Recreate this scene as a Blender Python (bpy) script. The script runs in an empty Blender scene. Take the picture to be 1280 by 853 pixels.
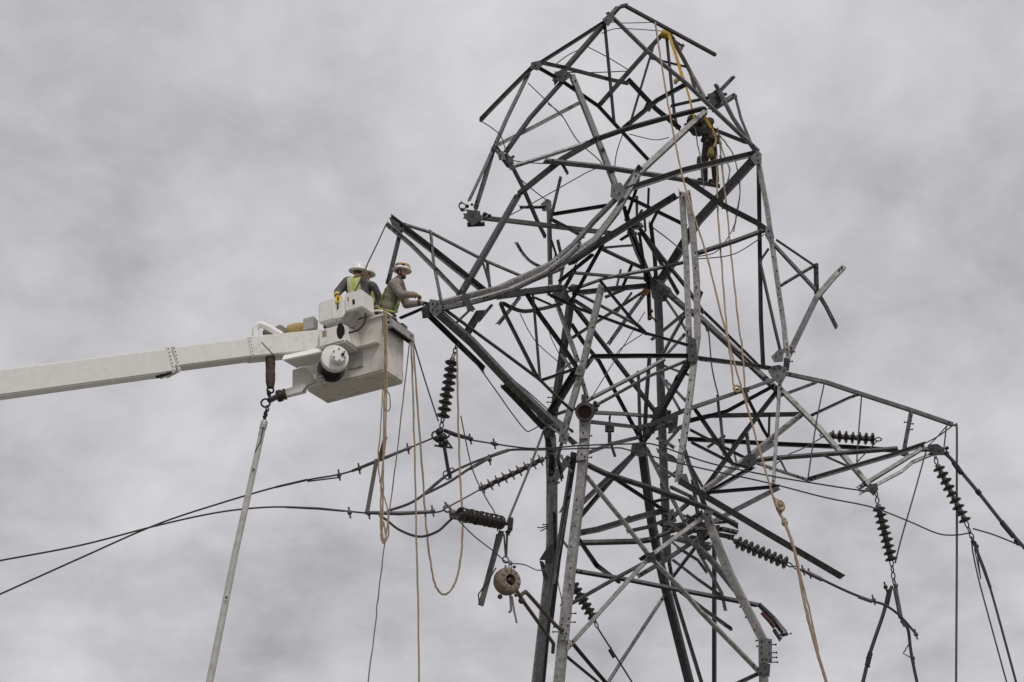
import bpy, bmesh, math, random
from mathutils import Vector, Matrix
random.seed(7)
RAD = math.radians
scene = bpy.context.scene
col = scene.collection

# ------------------------------------------------------------------ camera
FOC = 2200.0            # focal length in photo pixels (photo is 1280 wide)
PITCH = RAD(22.0)
CAM = Vector((0, 0, 1.6))
cd = bpy.data.cameras.new('camera')
cam = bpy.data.objects.new('camera', cd); col.objects.link(cam)
cd.sensor_width = 36; cd.lens = 36 * FOC / 1280; cd.clip_end = 6000; cd.clip_start = 0.1
cam.location = CAM; cam.rotation_euler = (math.pi / 2 + PITCH, 0, 0)
scene.camera = cam

# ------------------------------------------------------------------ sky and sun
SUN_EL, SUN_AZ = RAD(58), RAD(158)     # azimuth clockwise from +Y (the camera looks along +Y)
world = bpy.data.worlds.new('World'); scene.world = world; world.use_nodes = True
nt = world.node_tree; nt.nodes.clear()
def N(t, k, **kw):
    n = t.nodes.new(k)
    for a, v in kw.items(): setattr(n, a, v)
    return n
sky = N(nt, 'ShaderNodeTexSky', sky_type='NISHITA'); sky.sun_disc = False
sky.sun_elevation = SUN_EL; sky.sun_rotation = SUN_AZ
bg1 = N(nt, 'ShaderNodeBackground'); bg1.inputs[1].default_value = 0.1
nt.links.new(sky.outputs[0], bg1.inputs[0])
tc = N(nt, 'ShaderNodeTexCoord')
sep = N(nt, 'ShaderNodeSeparateXYZ'); nt.links.new(tc.outputs['Generated'], sep.inputs[0])
mz = N(nt, 'ShaderNodeMath', operation='MAXIMUM'); mz.inputs[1].default_value = 0.0
nt.links.new(sep.outputs[2], mz.inputs[0])
az = N(nt, 'ShaderNodeMath', operation='ADD'); az.inputs[1].default_value = 0.45
nt.links.new(mz.outputs[0], az.inputs[0])
dx = N(nt, 'ShaderNodeMath', operation='DIVIDE'); dy = N(nt, 'ShaderNodeMath', operation='DIVIDE')
nt.links.new(sep.outputs[0], dx.inputs[0]); nt.links.new(az.outputs[0], dx.inputs[1])
nt.links.new(sep.outputs[1], dy.inputs[0]); nt.links.new(az.outputs[0], dy.inputs[1])
cmb = N(nt, 'ShaderNodeCombineXYZ'); nt.links.new(dx.outputs[0], cmb.inputs[0]); nt.links.new(dy.outputs[0], cmb.inputs[1])
def noise(scale, det, rough, dist, off):
    mp = N(nt, 'ShaderNodeMapping'); mp.inputs['Location'].default_value = off
    mp.inputs['Scale'].default_value = (1.0, 0.9, 1)
    nt.links.new(cmb.outputs[0], mp.inputs[0])
    n = N(nt, 'ShaderNodeTexNoise'); n.inputs['Scale'].default_value = scale; n.inputs['Detail'].default_value = det
    n.inputs['Roughness'].default_value = rough; n.inputs['Distortion'].default_value = dist
    nt.links.new(mp.outputs[0], n.inputs[0]); return n
n1 = noise(2.2, 2.0, 0.5, 0.2, (5.3, 2.2, 0)); n2 = noise(6.0, 4.0, 0.54, 0.15, (0.3, 7.7, 0)); n3 = noise(17, 6, 0.64, 0.3, (2.3, 4.1, 0))
acc = None
for nn_, wt in ((n1, 0.36), (n2, 0.43), (n3, 0.21)):
    mm_ = N(nt, 'ShaderNodeMath', operation='MULTIPLY'); mm_.inputs[1].default_value = wt; nt.links.new(nn_.outputs[0], mm_.inputs[0])
    if acc is None: acc = mm_
    else:
        ad = N(nt, 'ShaderNodeMath', operation='ADD'); nt.links.new(acc.outputs[0], ad.inputs[0]); nt.links.new(mm_.outputs[0], ad.inputs[1]); acc = ad
cr = N(nt, 'ShaderNodeValToRGB'); nt.links.new(acc.outputs[0], cr.inputs[0])
e = cr.color_ramp.elements
e[0].position = 0.36; e[0].color = (0.375, 0.371, 0.389, 1)
e[1].position = 0.64; e[1].color = (0.710, 0.694, 0.714, 1)
em = e.new(0.50); em.color = (0.555, 0.544, 0.568, 1)
bg2 = N(nt, 'ShaderNodeBackground'); bg2.inputs[1].default_value = 1.0
nt.links.new(cr.outputs[0], bg2.inputs[0])
mx = N(nt, 'ShaderNodeMixShader'); mx.inputs[0].default_value = 0.97
nt.links.new(bg1.outputs[0], mx.inputs[1]); nt.links.new(bg2.outputs[0], mx.inputs[2])
wo = N(nt, 'ShaderNodeOutputWorld'); nt.links.new(mx.outputs[0], wo.inputs[0])

sd = bpy.data.lights.new('sun', 'SUN'); sd.energy = 1.5; sd.angle = RAD(14); sd.color = (1, 0.97, 0.93)
so = bpy.data.objects.new('sun', sd); col.objects.link(so)
sdir = Vector((math.sin(SUN_AZ) * math.cos(SUN_EL), math.cos(SUN_AZ) * math.cos(SUN_EL), math.sin(SUN_EL)))
so.rotation_euler = sdir.to_track_quat('Z', 'Y').to_euler(); so.location = (0, -20, 40)
vs = scene.view_settings
vs.view_transform = 'Standard'; vs.look = 'None'; vs.exposure = 0.0; vs.gamma = 1.0
scene.render.resolution_x = 1024; scene.render.resolution_y = 682

# ------------------------------------------------------------------ helpers
FWD = Vector((0, math.cos(PITCH), math.sin(PITCH))); UP = Vector((0, -math.sin(PITCH), math.cos(PITCH))); RIGHT = Vector((1, 0, 0))
Y0 = 34.0                # distance of the tower's centre plane
def ray(px, py): return (FWD * FOC + RIGHT * (px - 640) + UP * (426.5 - py)) / FOC
def P(px, py, d=0.0):
    r = ray(px, py); return CAM + r * ((Y0 + d - CAM.y) / r.y)
def mpp(p): return (p - CAM).dot(FWD) / FOC      # metres per photo pixel at a point
def ray_plane(px, py, o, n):
    r = ray(px, py); return CAM + r * ((o - CAM).dot(n) / r.dot(n))

class MB:
    def __init__(s): s.v = []; s.f = []
    def add(s, vs_, fs):
        b = len(s.v); s.v += [Vector(v) for v in vs_]; s.f += [tuple(i + b for i in f) for f in fs]
    def box(s, o, ux, uy, uz):           # o corner, three edge vectors
        q = [o, o + ux, o + ux + uy, o + uy]; q += [p + uz for p in q]
        fs = [(0, 3, 2, 1), (4, 5, 6, 7), (0, 1, 5, 4), (1, 2, 6, 5), (2, 3, 7, 6), (3, 0, 4, 7)]
        if ux.cross(uy).dot(uz) < 0: fs = [f[::-1] for f in fs]
        s.add(q, fs)
    def sweep(s, path, prof, ref=None, twist=None, caps=True):   # closed profile (x, y) along path
        n = len(path); m = len(prof); rows = []
        if ref is None: ref = Vector((0, -0.93, -0.37))
        for i, p in enumerate(path):
            a = (path[i] - path[i - 1]).normalized() if i else None
            b = (path[i + 1] - path[i]).normalized() if i < n - 1 else None
            t = ((a + b) if a and b else (a or b)).normalized()
            sc = 1.0 / max(0.5, t.dot(b)) if a and b else 1.0
            n1_ = ref - t * ref.dot(t)
            if n1_.length < 1e-3: n1_ = Vector((1, 0, 0)) - t * t.x
            n1_.normalize(); n2_ = t.cross(n1_)
            tw = twist[i] if twist else 0.0
            c, si = math.cos(tw), math.sin(tw)
            e1 = n2_ * c + n1_ * si; e2 = n1_ * c - n2_ * si
            sc = min(sc, 1.25)
            rows.append([p + (e1 * x + e2 * y) * sc for x, y in prof])
        fs = []
        for i in range(n - 1):
            for j in range(m):
                k = (j + 1) % m; fs.append((i * m + j, (i + 1) * m + j, (i + 1) * m + k, i * m + k))
        if caps: fs.append(tuple(range(m))); fs.append(tuple((n - 1) * m + j for j in reversed(range(m))))
        area = sum(prof[j][0] * prof[(j + 1) % m][1] - prof[(j + 1) % m][0] * prof[j][1] for j in range(m))
        if area > 0: fs = [f[::-1] for f in fs]
        s.add([q for r in rows for q in r], fs)
    def tube(s, path, r, seg=7, rs=None):
        pts = [Vector(p) for p in path]
        if rs is None:
            s.sweep(pts, [(r * math.cos(2 * math.pi * k / seg), r * math.sin(2 * math.pi * k / seg)) for k in range(seg)])
        else:
            n = len(pts); vs_ = []; fs = []
            for i, p in enumerate(pts):
                t = (pts[min(i + 1, n - 1)] - pts[max(i - 1, 0)]).normalized()
                a = t.orthogonal().normalized() if i == 0 else (a - t * a.dot(t)).normalized()
                b = t.cross(a)
                vs_ += [p + (a * math.cos(2 * math.pi * k / seg) + b * math.sin(2 * math.pi * k / seg)) * rs[i] for k in range(seg)]
            for i in range(n - 1):
                for k in range(seg):
                    l = (k + 1) % seg; fs.append((i * seg + k, i * seg + l, (i + 1) * seg + l, (i + 1) * seg + k))
            fs.append(tuple(reversed(range(seg)))); fs.append(tuple((n - 1) * seg + k for k in range(seg)))
            s.add(vs_, fs)
    def lathe(s, o, ax, prof, seg=16):    # prof: (distance along axis, radius)
        ax = ax.normalized(); a = ax.orthogonal().normalized(); b = ax.cross(a); vs_ = []; fs = []
        for t, r in prof:
            r = max(r, 1e-4)
            vs_ += [o + ax * t + (a * math.cos(2 * math.pi * k / seg) + b * math.sin(2 * math.pi * k / seg)) * r for k in range(seg)]
        n = len(prof)
        for i in range(n - 1):
            for k in range(seg):
                l = (k + 1) % seg; fs.append((i * seg + k, i * seg + l, (i + 1) * seg + l, (i + 1) * seg + k))
        fs.append(tuple(reversed(range(seg)))); fs.append(tuple((n - 1) * seg + k for k in range(seg)))
        s.add(vs_, fs)
    def prism(s, pts, off):
        n = len(pts); vs_ = list(pts) + [p + off for p in pts]
        nn = Vector((0, 0, 0))
        for i in range(n): nn += (pts[i] - pts[0]).cross(pts[(i + 1) % n] - pts[0])
        fs = [tuple(range(n)), tuple(reversed(range(n, 2 * n)))] + [(i, i + n, (i + 1) % n + n, (i + 1) % n) for i in range(n)]
        if nn.dot(off) > 0: fs = [f[::-1] for f in fs]
        s.add(vs_, fs)
    def ball(s, c, r, sx=None, seg=10):
        prof = []; 
        vs_ = []; fs = []; R = 6
        X, Y, Z = sx if sx else (Vector((r, 0, 0)), Vector((0, r, 0)), Vector((0, 0, r)))
        for i in range(R + 1):
            th = math.pi * i / R
            st = max(math.sin(th), 1e-3)
            vs_ += [c + X * st * math.cos(2 * math.pi * k / seg) + Y * st * math.sin(2 * math.pi * k / seg) + Z * math.cos(th) for k in range(seg)]
        for i in range(R):
            for k in range(seg):
                l = (k + 1) % seg; fs.append((i * seg + k, (i + 1) * seg + k, (i + 1) * seg + l, i * seg + l))
        fs.append(tuple(range(seg))); fs.append(tuple(reversed([R * seg + k for k in range(seg)])))
        s.add(vs_, fs)
    def torus(s, c, ax, R, r, seg=14, seg2=6, arc=2 * math.pi):
        ax = ax.normalized(); a = ax.orthogonal().normalized(); b = ax.cross(a)
        pts = [c + (a * math.cos(arc * k / seg) + b * math.sin(arc * k / seg)) * R for k in range(seg + 1)]
        s.tube(pts, r, seg2, [r] * len(pts))
    def capsule(s, a, b, ra, rb, seg=12):
        s.ball(a, ra); s.ball(b, rb)
        if (b - a).length > 1e-4: s.tube([a, b], 0, seg, [ra, rb])
    def build(s, name, mat, parent=None, bevel=0, smooth=40, base=None, remesh=0, smit=3):
        o0 = Vector((0, 0, 0))
        if parent is not None:
            q = parent
            while q.parent: q = q.parent
            o0 = q.location
        elif base is not None: o0 = base
        me = bpy.data.meshes.new(name)
        me.from_pydata([v - o0 for v in s.v], [], s.f); me.update()
        if bevel:
            bm = bmesh.new(); bm.from_mesh(me)
            bmesh.ops.bevel(bm, geom=list(bm.edges), offset=bevel, segments=2, affect='EDGES', clamp_overlap=True)
            bm.to_mesh(me); bm.free()
        ob = bpy.data.objects.new(name, me); col.objects.link(ob)
        if remesh:
            md = ob.modifiers.new('r', 'REMESH'); md.mode = 'VOXEL'; md.voxel_size = remesh
            md = ob.modifiers.new('s', 'SMOOTH'); md.iterations = smit; md.factor = 0.5
            dg = bpy.context.evaluated_depsgraph_get()
            m2_ = bpy.data.meshes.new_from_object(ob.evaluated_get(dg))
            ob.modifiers.clear(); ob.data = m2_; bpy.data.meshes.remove(me); me = m2_; me.name = name
        if smooth:
            for p in me.polygons: p.use_smooth = True
            if not remesh: me.set_sharp_from_angle(angle=RAD(smooth))
        me.materials.clear(); me.materials.append(M[mat])
        if parent is not None: ob.parent = parent
        else: ob.location = o0
        return ob

def tag(o, label=None, cat=None, group=None, kind=None):
    if label: o['label'] = label
    if cat: o['category'] = cat
    if group: o['group'] = group
    if kind: o['kind'] = kind
    return o
def thing(name, loc, label, cat, group=None):
    o = bpy.data.objects.new(name, None); col.objects.link(o); o.location = loc; o.empty_display_size = 0.3
    return tag(o, label, cat, group)
def smooth_path(pts, k=6):
    if len(pts) < 3: return pts
    out = []
    for i in range(len(pts) - 1):
        p0 = pts[max(i - 1, 0)]; p1 = pts[i]; p2 = pts[i + 1]; p3 = pts[min(i + 2, len(pts) - 1)]
        for j in range(k):
            t = j / k
            out.append(0.5 * ((2 * p1) + (p2 - p0) * t + (2 * p0 - 5 * p1 + 4 * p2 - p3) * t * t + (3 * p1 - p0 - 3 * p2 + p3) * t ** 3))
    return out + [pts[-1]]

# ------------------------------------------------------------------ materials
M = {}
def mat(name, c, rough=0.6, metal=0.0, var=0.15, scale=6.0, bump=0.0, c2=None, c2amt=0.0, c2scale=9.0, spec=0.4, objvar=0.0, stretch=None):
    m = bpy.data.materials.new(name); m.use_nodes = True; t = m.node_tree; b = t.nodes['Principled BSDF']
    b.inputs['Roughness'].default_value = rough; b.inputs['Metallic'].default_value = metal
    b.inputs['Specular IOR Level'].default_value = spec
    tc_ = N(t, 'ShaderNodeTexCoord'); src = tc_.outputs['Object']
    if stretch:
        mp = N(t, 'ShaderNodeMapping'); mp.inputs['Scale'].default_value = stretch; t.links.new(src, mp.inputs[0]); src = mp.outputs[0]
    nz = N(t, 'ShaderNodeTexNoise'); nz.inputs['Scale'].default_value = scale; nz.inputs['Detail'].default_value = 6; nz.inputs['Roughness'].default_value = 0.62
    t.links.new(src, nz.inputs[0])
    mr = N(t, 'ShaderNodeMapRange'); mr.inputs[1].default_value = 0.3; mr.inputs[2].default_value = 0.7
    mr.inputs[3].default_value = 1 - var; mr.inputs[4].default_value = 1 + var; t.links.new(nz.outputs[0], mr.inputs[0])
    val = mr.outputs[0]
    if objvar:
        oi = N(t, 'ShaderNodeObjectInfo'); r2 = N(t, 'ShaderNodeMapRange'); r2.inputs[3].default_value = 1 - objvar; r2.inputs[4].default_value = 1 + objvar
        t.links.new(oi.outputs['Random'], r2.inputs[0])
        mu = N(t, 'ShaderNodeMath', operation='MULTIPLY'); t.links.new(val, mu.inputs[0]); t.links.new(r2.outputs[0], mu.inputs[1]); val = mu.outputs[0]
    hv = N(t, 'ShaderNodeVectorMath', operation='SCALE'); hv.inputs[0].default_value = c[:3]; t.links.new(val, hv.inputs['Scale'])
    out = hv.outputs[0]
    if c2:
        n3 = N(t, 'ShaderNodeTexNoise'); n3.inputs['Scale'].default_value = c2scale; n3.inputs['Detail'].default_value = 5
        mp2 = N(t, 'ShaderNodeMapping'); mp2.inputs['Location'].default_value = (11, 5, 3); t.links.new(src, mp2.inputs[0]); t.links.new(mp2.outputs[0], n3.inputs[0])
        r3 = N(t, 'ShaderNodeMapRange'); r3.inputs[1].default_value = 0.55; r3.inputs[2].default_value = 0.72; r3.inputs[4].default_value = c2amt
        t.links.new(n3.outputs[0], r3.inputs[0])
        mi = N(t, 'ShaderNodeMix', data_type='RGBA'); t.links.new(r3.outputs[0], mi.inputs['Factor']); t.links.new(out, mi.inputs['A']); mi.inputs['B'].default_value = (*c2, 1)
        out = mi.outputs['Result']
    t.links.new(out, b.inputs['Base Color'])
    if bump:
        bp = N(t, 'ShaderNodeBump'); bp.inputs['Strength'].default_value = bump; bp.inputs['Distance'].default_value = 0.01 if bump < 0.7 else 0.035
        t.links.new(nz.outputs[0], bp.inputs['Height']); t.links.new(bp.outputs[0], b.inputs['Normal'])
    M[name] = m
mat('steel_dark', (0.050, 0.050, 0.052), 0.45, 0.3, 0.5, 13.0, 0.4, (0.035, 0.026, 0.022), 0.75, 6.0, objvar=0.35)  # dark copy of the tower steel, for members seen in shade
mat('steel_mid', (0.118, 0.117, 0.117), 0.45, 0.3, 0.45, 13.0, 0.4, (0.055, 0.045, 0.038), 0.75, 6.0, objvar=0.35)  # half-lit copy of the same steel
mat('steel_pale', (0.290, 0.282, 0.274), 0.5, 0.2, 0.38, 13.0, 0.4, (0.095, 0.08, 0.07), 0.8, 7.0, objvar=0.2)  # lit copy of the same steel, mostly for the near legs
mat('plate', (0.135, 0.132, 0.132), 0.55, 0.25, 0.30, 8.0, 0.25, (0.09, 0.07, 0.06), 0.5, 5.0)
mat('bolt_steel', (0.038, 0.036, 0.036), 0.5, 0.5, 0.3, 20)
mat('rust', (0.085, 0.050, 0.037), 0.8, 0, 0.35, 14, 0.3)
mat('orange_rust', (0.27, 0.125, 0.035), 0.8, 0, 0.4, 22, 0.3)
mat('red_paint', (0.12, 0.040, 0.036), 0.7, 0, 0.35, 14, 0.2)
mat('dull_red', (0.085, 0.036, 0.034), 0.6, 0, 0.35, 10, 0.2)
mat('porcelain', (0.034, 0.027, 0.024), 0.16, 0, 0.25, 12, 0, spec=0.6)
mat('brown_porcelain', (0.050, 0.030, 0.026), 0.35, 0, 0.3, 14, 0, spec=0.5)
mat('cable', (0.062, 0.061, 0.061), 0.55, 0.4, 0.25, 20)
mat('rod_grey', (0.115, 0.112, 0.108), 0.5, 0.4, 0.25, 14)
mat('rope_yellow', (0.44, 0.33, 0.13), 0.9, 0, 0.25, 30, 0.4)
mat('rope_tan', (0.36, 0.275, 0.185), 0.9, 0, 0.25, 30, 0.4)
mat('rope_grey', (0.22, 0.20, 0.175), 0.9, 0, 0.25, 30, 0.4)
mat('pouch_yellow', (0.22, 0.175, 0.045), 0.85, 0, 0.3, 18, 0.3)
mat('canvas', (0.20, 0.175, 0.15), 0.9, 0, 0.3, 14, 0.3)
mat('sling_yellow', (0.50, 0.33, 0.055), 0.85, 0, 0.25, 18, 0.3)
mat('white_paint', (0.83, 0.81, 0.775), 0.38, 0, 0.05, 10.0, 0.04, (0.52, 0.47, 0.41), 0.4, 9)
mat('boom_paint', (0.82, 0.80, 0.765), 0.40, 0, 0.04, 9.0, 0.03, (0.60, 0.56, 0.50), 0.22, 11.0)
mat('bucket_shell', (0.72, 0.68, 0.62), 0.55, 0, 0.08, 5, 0.06, (0.40, 0.34, 0.27), 0.75, 4.5)
mat('alloy', (0.42, 0.41, 0.39), 0.45, 0.4, 0.2, 8, 0.1)
mat('black_rubber', (0.022, 0.021, 0.021), 0.65, 0, 0.25, 10)
mat('cavity_shade', (0.012, 0.012, 0.012), 0.9, 0, 0.1, 5)  # black that stands in for the shade inside openings
mat('leather_brown', (0.085, 0.058, 0.046), 0.85, 0, 0.35, 16, 0.4)
mat('wood_tan', (0.225, 0.18, 0.14), 0.85, 0, 0.35, 16, 0.4, (0.09, 0.06, 0.045), 0.85, 9)
mat('fibreglass', (0.50, 0.485, 0.455), 0.5, 0, 0.12, 8, 0, (0.28, 0.25, 0.22), 0.5, 9)
mat('stick_brown', (0.085, 0.064, 0.052), 0.6, 0, 0.25, 12)
mat('skin', (0.52, 0.31, 0.235), 0.55, 0, 0.08, 20)
mat('beard', (0.075, 0.048, 0.036), 0.9, 0, 0.2, 40)
mat('shirt_tan', (0.285, 0.25, 0.215), 0.9, 0, 0.12, 18, 1.0)
mat('shirt_grey', (0.105, 0.10, 0.105), 0.9, 0, 0.15, 18, 1.0)
mat('hi_vis', (0.47, 0.53, 0.13), 0.85, 0, 0.15, 18, 0.8)
mat('vest_mesh', (0.22, 0.215, 0.15), 0.9, 0, 0.2, 24, 1.0)
mat('reflective_grey', (0.50, 0.50, 0.49), 0.5, 0, 0.1, 20)
mat('helmet_white', (0.80, 0.78, 0.75), 0.35, 0, 0.04, 6, 0, (0.55, 0.5, 0.44), 0.4, 8)
mat('glove_tan', (0.40, 0.27, 0.17), 0.85, 0, 0.2, 22, 0.3)
mat('glove_yellow', (0.72, 0.50, 0.05), 0.8, 0, 0.15, 20, 0.2)
mat('glove_dark', (0.05, 0.058, 0.048), 0.85, 0, 0.2, 22, 0.2)
mat('work_trousers', (0.062, 0.055, 0.050), 0.9, 0, 0.2, 16, 0.3)
mat('climber_jacket', (0.050, 0.046, 0.042), 0.9, 0, 0.4, 12, 1.0, (0.11, 0.09, 0.075), 0.6, 9)
mat('climber_trousers', (0.055, 0.047, 0.042), 0.9, 0, 0.3, 12, 0.3)
mat('boot', (0.045, 0.032, 0.025), 0.7, 0, 0.2, 16)
mat('camo_sleeve', (0.12, 0.105, 0.09), 0.9, 0, 0.5, 26, 0.3)
mat('goggle_amber', (0.45, 0.27, 0.12), 0.4, 0, 0.2, 12)
mat('ground_grass', (0.175, 0.168, 0.145), 0.95, 0, 0.25, 0.3, 0, (0.12, 0.12, 0.08), 0.6, 0.12)

# ------------------------------------------------------------------ ground
g = MB(); g.add([(-4000, -4000, 0), (4000, -4000, 0), (4000, 4000, 0), (-4000, 4000, 0)], [(0, 1, 2, 3)])
tag(g.build('ground', 'ground_grass', smooth=0), kind='structure')

# ------------------------------------------------------------------ lattice tower
TB = P(815, 853, 0.0); TB.z = 0
tower = thing('lattice_tower', TB, 'collapsed steel lattice transmission tower with bent angle-iron legs and twisted crossarms', 'tower')
def parse(s):
    pts = []
    for tok in s.split():
        a = tok.split(',')
        if a[1] == 'G':          # foot on the ground
            px, d = float(a[0]), float(a[2])
            lo, hi = 900.0, 1800.0
            for _ in range(50):
                mid = (lo + hi) / 2
                if P(px, mid, d).z > 0: lo = mid
                else: hi = mid
            pts.append(P(px, lo, d))
        else: pts.append(P(float(a[0]), float(a[1]), float(a[2]) if len(a) > 2 else 0.0))
    return pts
def ref_perp(t):
    v = Vector((0, -0.93, -0.37)); t = t.normalized(); return t.cross(v).normalized()
ROLLS = (0.2, math.pi / 2 - 0.25, math.pi - 0.3, RAD(45), RAD(60), RAD(30), RAD(225), RAD(205), RAD(245), RAD(225), RAD(210), RAD(240))
TONE = {'d': 'steel_dark', 'm': 'steel_mid', 'p': 'steel_pale'}  # one steel in three tones; light and shade put into the colour
def angle_bar(spec, name='brace', parent=None, tones=TONE):
    parts = spec.split(None, 2); w = float(parts[0]); code = parts[1]
    pts = parse(parts[2])
    curved = 'c' in code
    if curved: pts = smooth_path(pts, 5)
    mid = pts[len(pts) // 2]; a = w * mpp(mid) * 0.98
    a = max(a, 0.03); t = max(0.009, a * 0.10)
    roll = random.choice(ROLLS) + random.uniform(-0.12, 0.12)
    if 'f' in code: roll = RAD(202) if random.random() < 0.6 else RAD(248)                      # broad flange towards the viewer
    if 'i' in code: roll = math.pi * 1.25 + random.uniform(-.15, .15)    # looking into the angle
    prof = [(0, 0), (a, 0), (a, t), (t, t), (t, a), (0, a)]
    # centre the visible width on the traced line
    c, s_ = math.cos(roll), math.sin(roll)
    xs = [x * c - y * s_ for x, y in prof]; off = (max(xs) + min(xs)) / 2
    ys = [x * s_ + y * c for x, y in prof]; offy = (max(ys) + min(ys)) / 2
    prof = [(x * c - y * s_ - off, x * s_ + y * c - offy) for x, y in prof]
    k = a / max(1e-6, max(xs) - min(xs)); k = max(0.72, k)
    prof = [(x * k * 1.04, y * k * 1.04) for x, y in prof]
    if len(pts) == 2:
        A_, B_ = pts; ln_ = (B_ - A_).length; sg = ref_perp(B_ - A_); bow = random.uniform(-1, 1) * 0.004 * ln_
        pts = [A_.lerp(B_, k_ / 4) + sg * bow * math.sin(math.pi * k_ / 4) for k_ in range(5)]
    n_ = len(pts); tq = random.uniform(-0.16, 0.16)
    if 't' in code: tq = 0.9
    tw = [tq * (i / max(1, n_ - 1) - 0.5) for i in range(n_)]
    mb = MB(); mb.sweep(pts, prof, twist=tw)
    m_ = len(prof)
    for i0, i1 in ((0, 1), (n_ - 1, n_ - 2)):          # ends are sheared off at a slant
        dv = (pts[i0] - pts[i1]).normalized(); slope = random.uniform(-0.7, 0.7)
        for j in range(m_): mb.v[i0 * m_ + j] += dv * (slope * prof[j][0] + random.uniform(-0.10, 0.10) * a)
    tone = [ch for ch in code if ch in 'dmp'][0]
    ob = mb.build(name, tones[tone], parent or tower, smooth=0)
    if w >= 4:
        bb = MB(); vdir = Vector((0, -0.93, -0.37))
        for i0, i1 in ((0, 1), (n_ - 1, n_ - 2)):
            dv = (pts[i1] - pts[i0]).normalized(); q = dv.cross(vdir).normalized(); vn = q.cross(dv).normalized()
            if vn.dot(vdir) < 0: vn = -vn
            for st in (0.09, 0.19):
                c_ = pts[i0] + dv * st + q * random.choice((-0.22, 0.22)) * a
                bb.lathe(c_ - vn * 0.1 * a, vn, [(0, 0.017), (0.45 * a + 0.01, 0.017), (0.45 * a + 0.012, 0.009), (0.45 * a + 0.03, 0.009)], 6)
        tag(bb.build('bolt_heads', 'bolt_steel', ob), kind='stuff')
    return ob

LEGS = '''
14 pf 638,G,-2.4 697,870,-2.1 708,760,-2.1 716,690,-2.05 727,600,-2 733,520,-2
14 mi 610,G,2.3 671,870,2 690,690,2 690,600,2 688,540,2
4 d 618,G,2.1 678,870,1.9 694,695,1.9 693,640,1.9
3 p 606,G,2.1 664,870,1.9 683,700,1.9 687,620,1.9
4 m 972,G,2.1 870,870,1.9 837,740,1.9 819,660,1.8
10 di 688,545,1.9 701,459,1.5 711,395,0.9 714,372,0.5
12 pf 985,G,-2.2 955,870,-2 954,800,-2 911,716,-1.9 893,670,-1.8 884,645,-1.7
12 df 965,G,2.3 866,870,2 833,738,2 824,700,2 815,655,1.9 803,565,1.7
5 m 985,G,2.0 882,870,1.8 843,743,1.7 836,700,1.7
10 d 834,700,2.1 832,640,2.1 828,540,2 826,480,1.9 824,400,1.8 822,362,1.6
9 pf 848,602,-1.9 851,575,-1.9 862,500,-1.7 868,450,-1.5 872,420,-1.4 871,350,-1.2 866,288,-1.1 859,240,-1
8 p 862,442,-1.3 861,410,-1.3 858,330,-1.1 852,238,-1
9 pf 705,540,-2 727,464,-1.9 744,392,-1.8 752,358,-1.7
7 pf 983,440,-0.4 980,407,-0.4 964,297,-0.4 959,260,-0.4 946,192,-0.5
5 d 954,460,-0.1 951,400,-0.1 948,200,-0.3
6 m 688,357,-0.2 687,300,-0.3 686,250,-0.4
'''
ARMS = '''
6 mf 976,466,-0.5 1032,478,-0.5 1077,493,-0.4 1139,513,-0.3 1191,531,-0.2
7 pf 973,484,-0.55 1026,537,-0.7 1090,611,-0.9
6 d 859,549,0.8 967,555,0.6 1060,559,0.3 1117,563,0.1 1134,569,0
6 m 936,577,-1.2 967,573,-1.1 1060,566,-0.8 1121,561,-0.4
6 m 1009,600,-1.4 1060,585,-1.1 1115,569,-0.6 1156,555,-0.3
6 m 1072,611,-0.9 1152,562,-0.4 1169,562,-0.2
5 p 1074,617,-0.95 1100,604,-0.8 1128,589,-0.6 1141,578,-0.4 1172,565,-0.2
6 mf 1139,515,-0.3 1130,564,-0.2
4 m 970,497,-0.5 1021,478,-0.5
4 m 1011,521,-0.6 1060,498,-0.5 1076,492,-0.4
7 pf 1002,518,-0.6 938,570,-1.1 873,618,-1.7
4 m 943,578,-1.2 1009,600,-1.4
3 m 1026,568,-1 1062,584,-1.1
3 m 973,570,-1.1 983,590,-1.2
8 pf 539,382,-4.6 625,360,-3.7 668,340,-3 702,324,-2.4
7 mf 543,388,-4.6 590,378,-4.1 628,368,-3.7 668,349,-3 704,334,-2.4
5 p 600,373,-4.2 640,361,-3.6 682,340,-2.9 708,320,-2.4 726,303,-2
9 mf 690,337,-2.5 743,301,-1.7 772,263,-1 800,214,-0.8
8 mf 796,219,-0.8 863,157,-0.2 882,140,0
7 mt 670,346,-2.8 694,326,-2.3 717,306,-1.9 743,276,-1.4 775,243,-0.9 800,207,-0.8
9 d 712,329,-1.9 746,306,-1.5 791,278,-1.2 846,244,-1
12 mf 540,384,-4.6 590,428,-3.9 635,476,-3.2 700,538,-2.2
7 d 530,388,-4.5 573,430,-3.8 606,462,-3.3
8 d 628,481,-2.9 680,535,-2.1
7 p 672,518,-2.5 703,542,-2.3 720,556,-2.1
9 m 489,273,-4.2 544,315,-3.9 608,366,-3.7
6 p 483,280,-4.3 514,306,-4.2 549,341,-4.1 570,363,-4.1 592,388,-4
4 m 500,279,-4.1 539,291,-3.8 604,325,-3.2 656,347,-2.8
9 d 648,243,-2 573,373,-4.2
9 d 623,370,-3.2 660,365,-2.4 702,360,-1.4
10 d 601,389,-3.9 582,419,-3.8
6 d 502,284,-4.2 487,346,-4.3 484,356,-4.3
4 m 556,387,-4.4 620,434,-3.5 675,475,-2.6 700,500,-2.3 716,514,-2.1
'''
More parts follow.
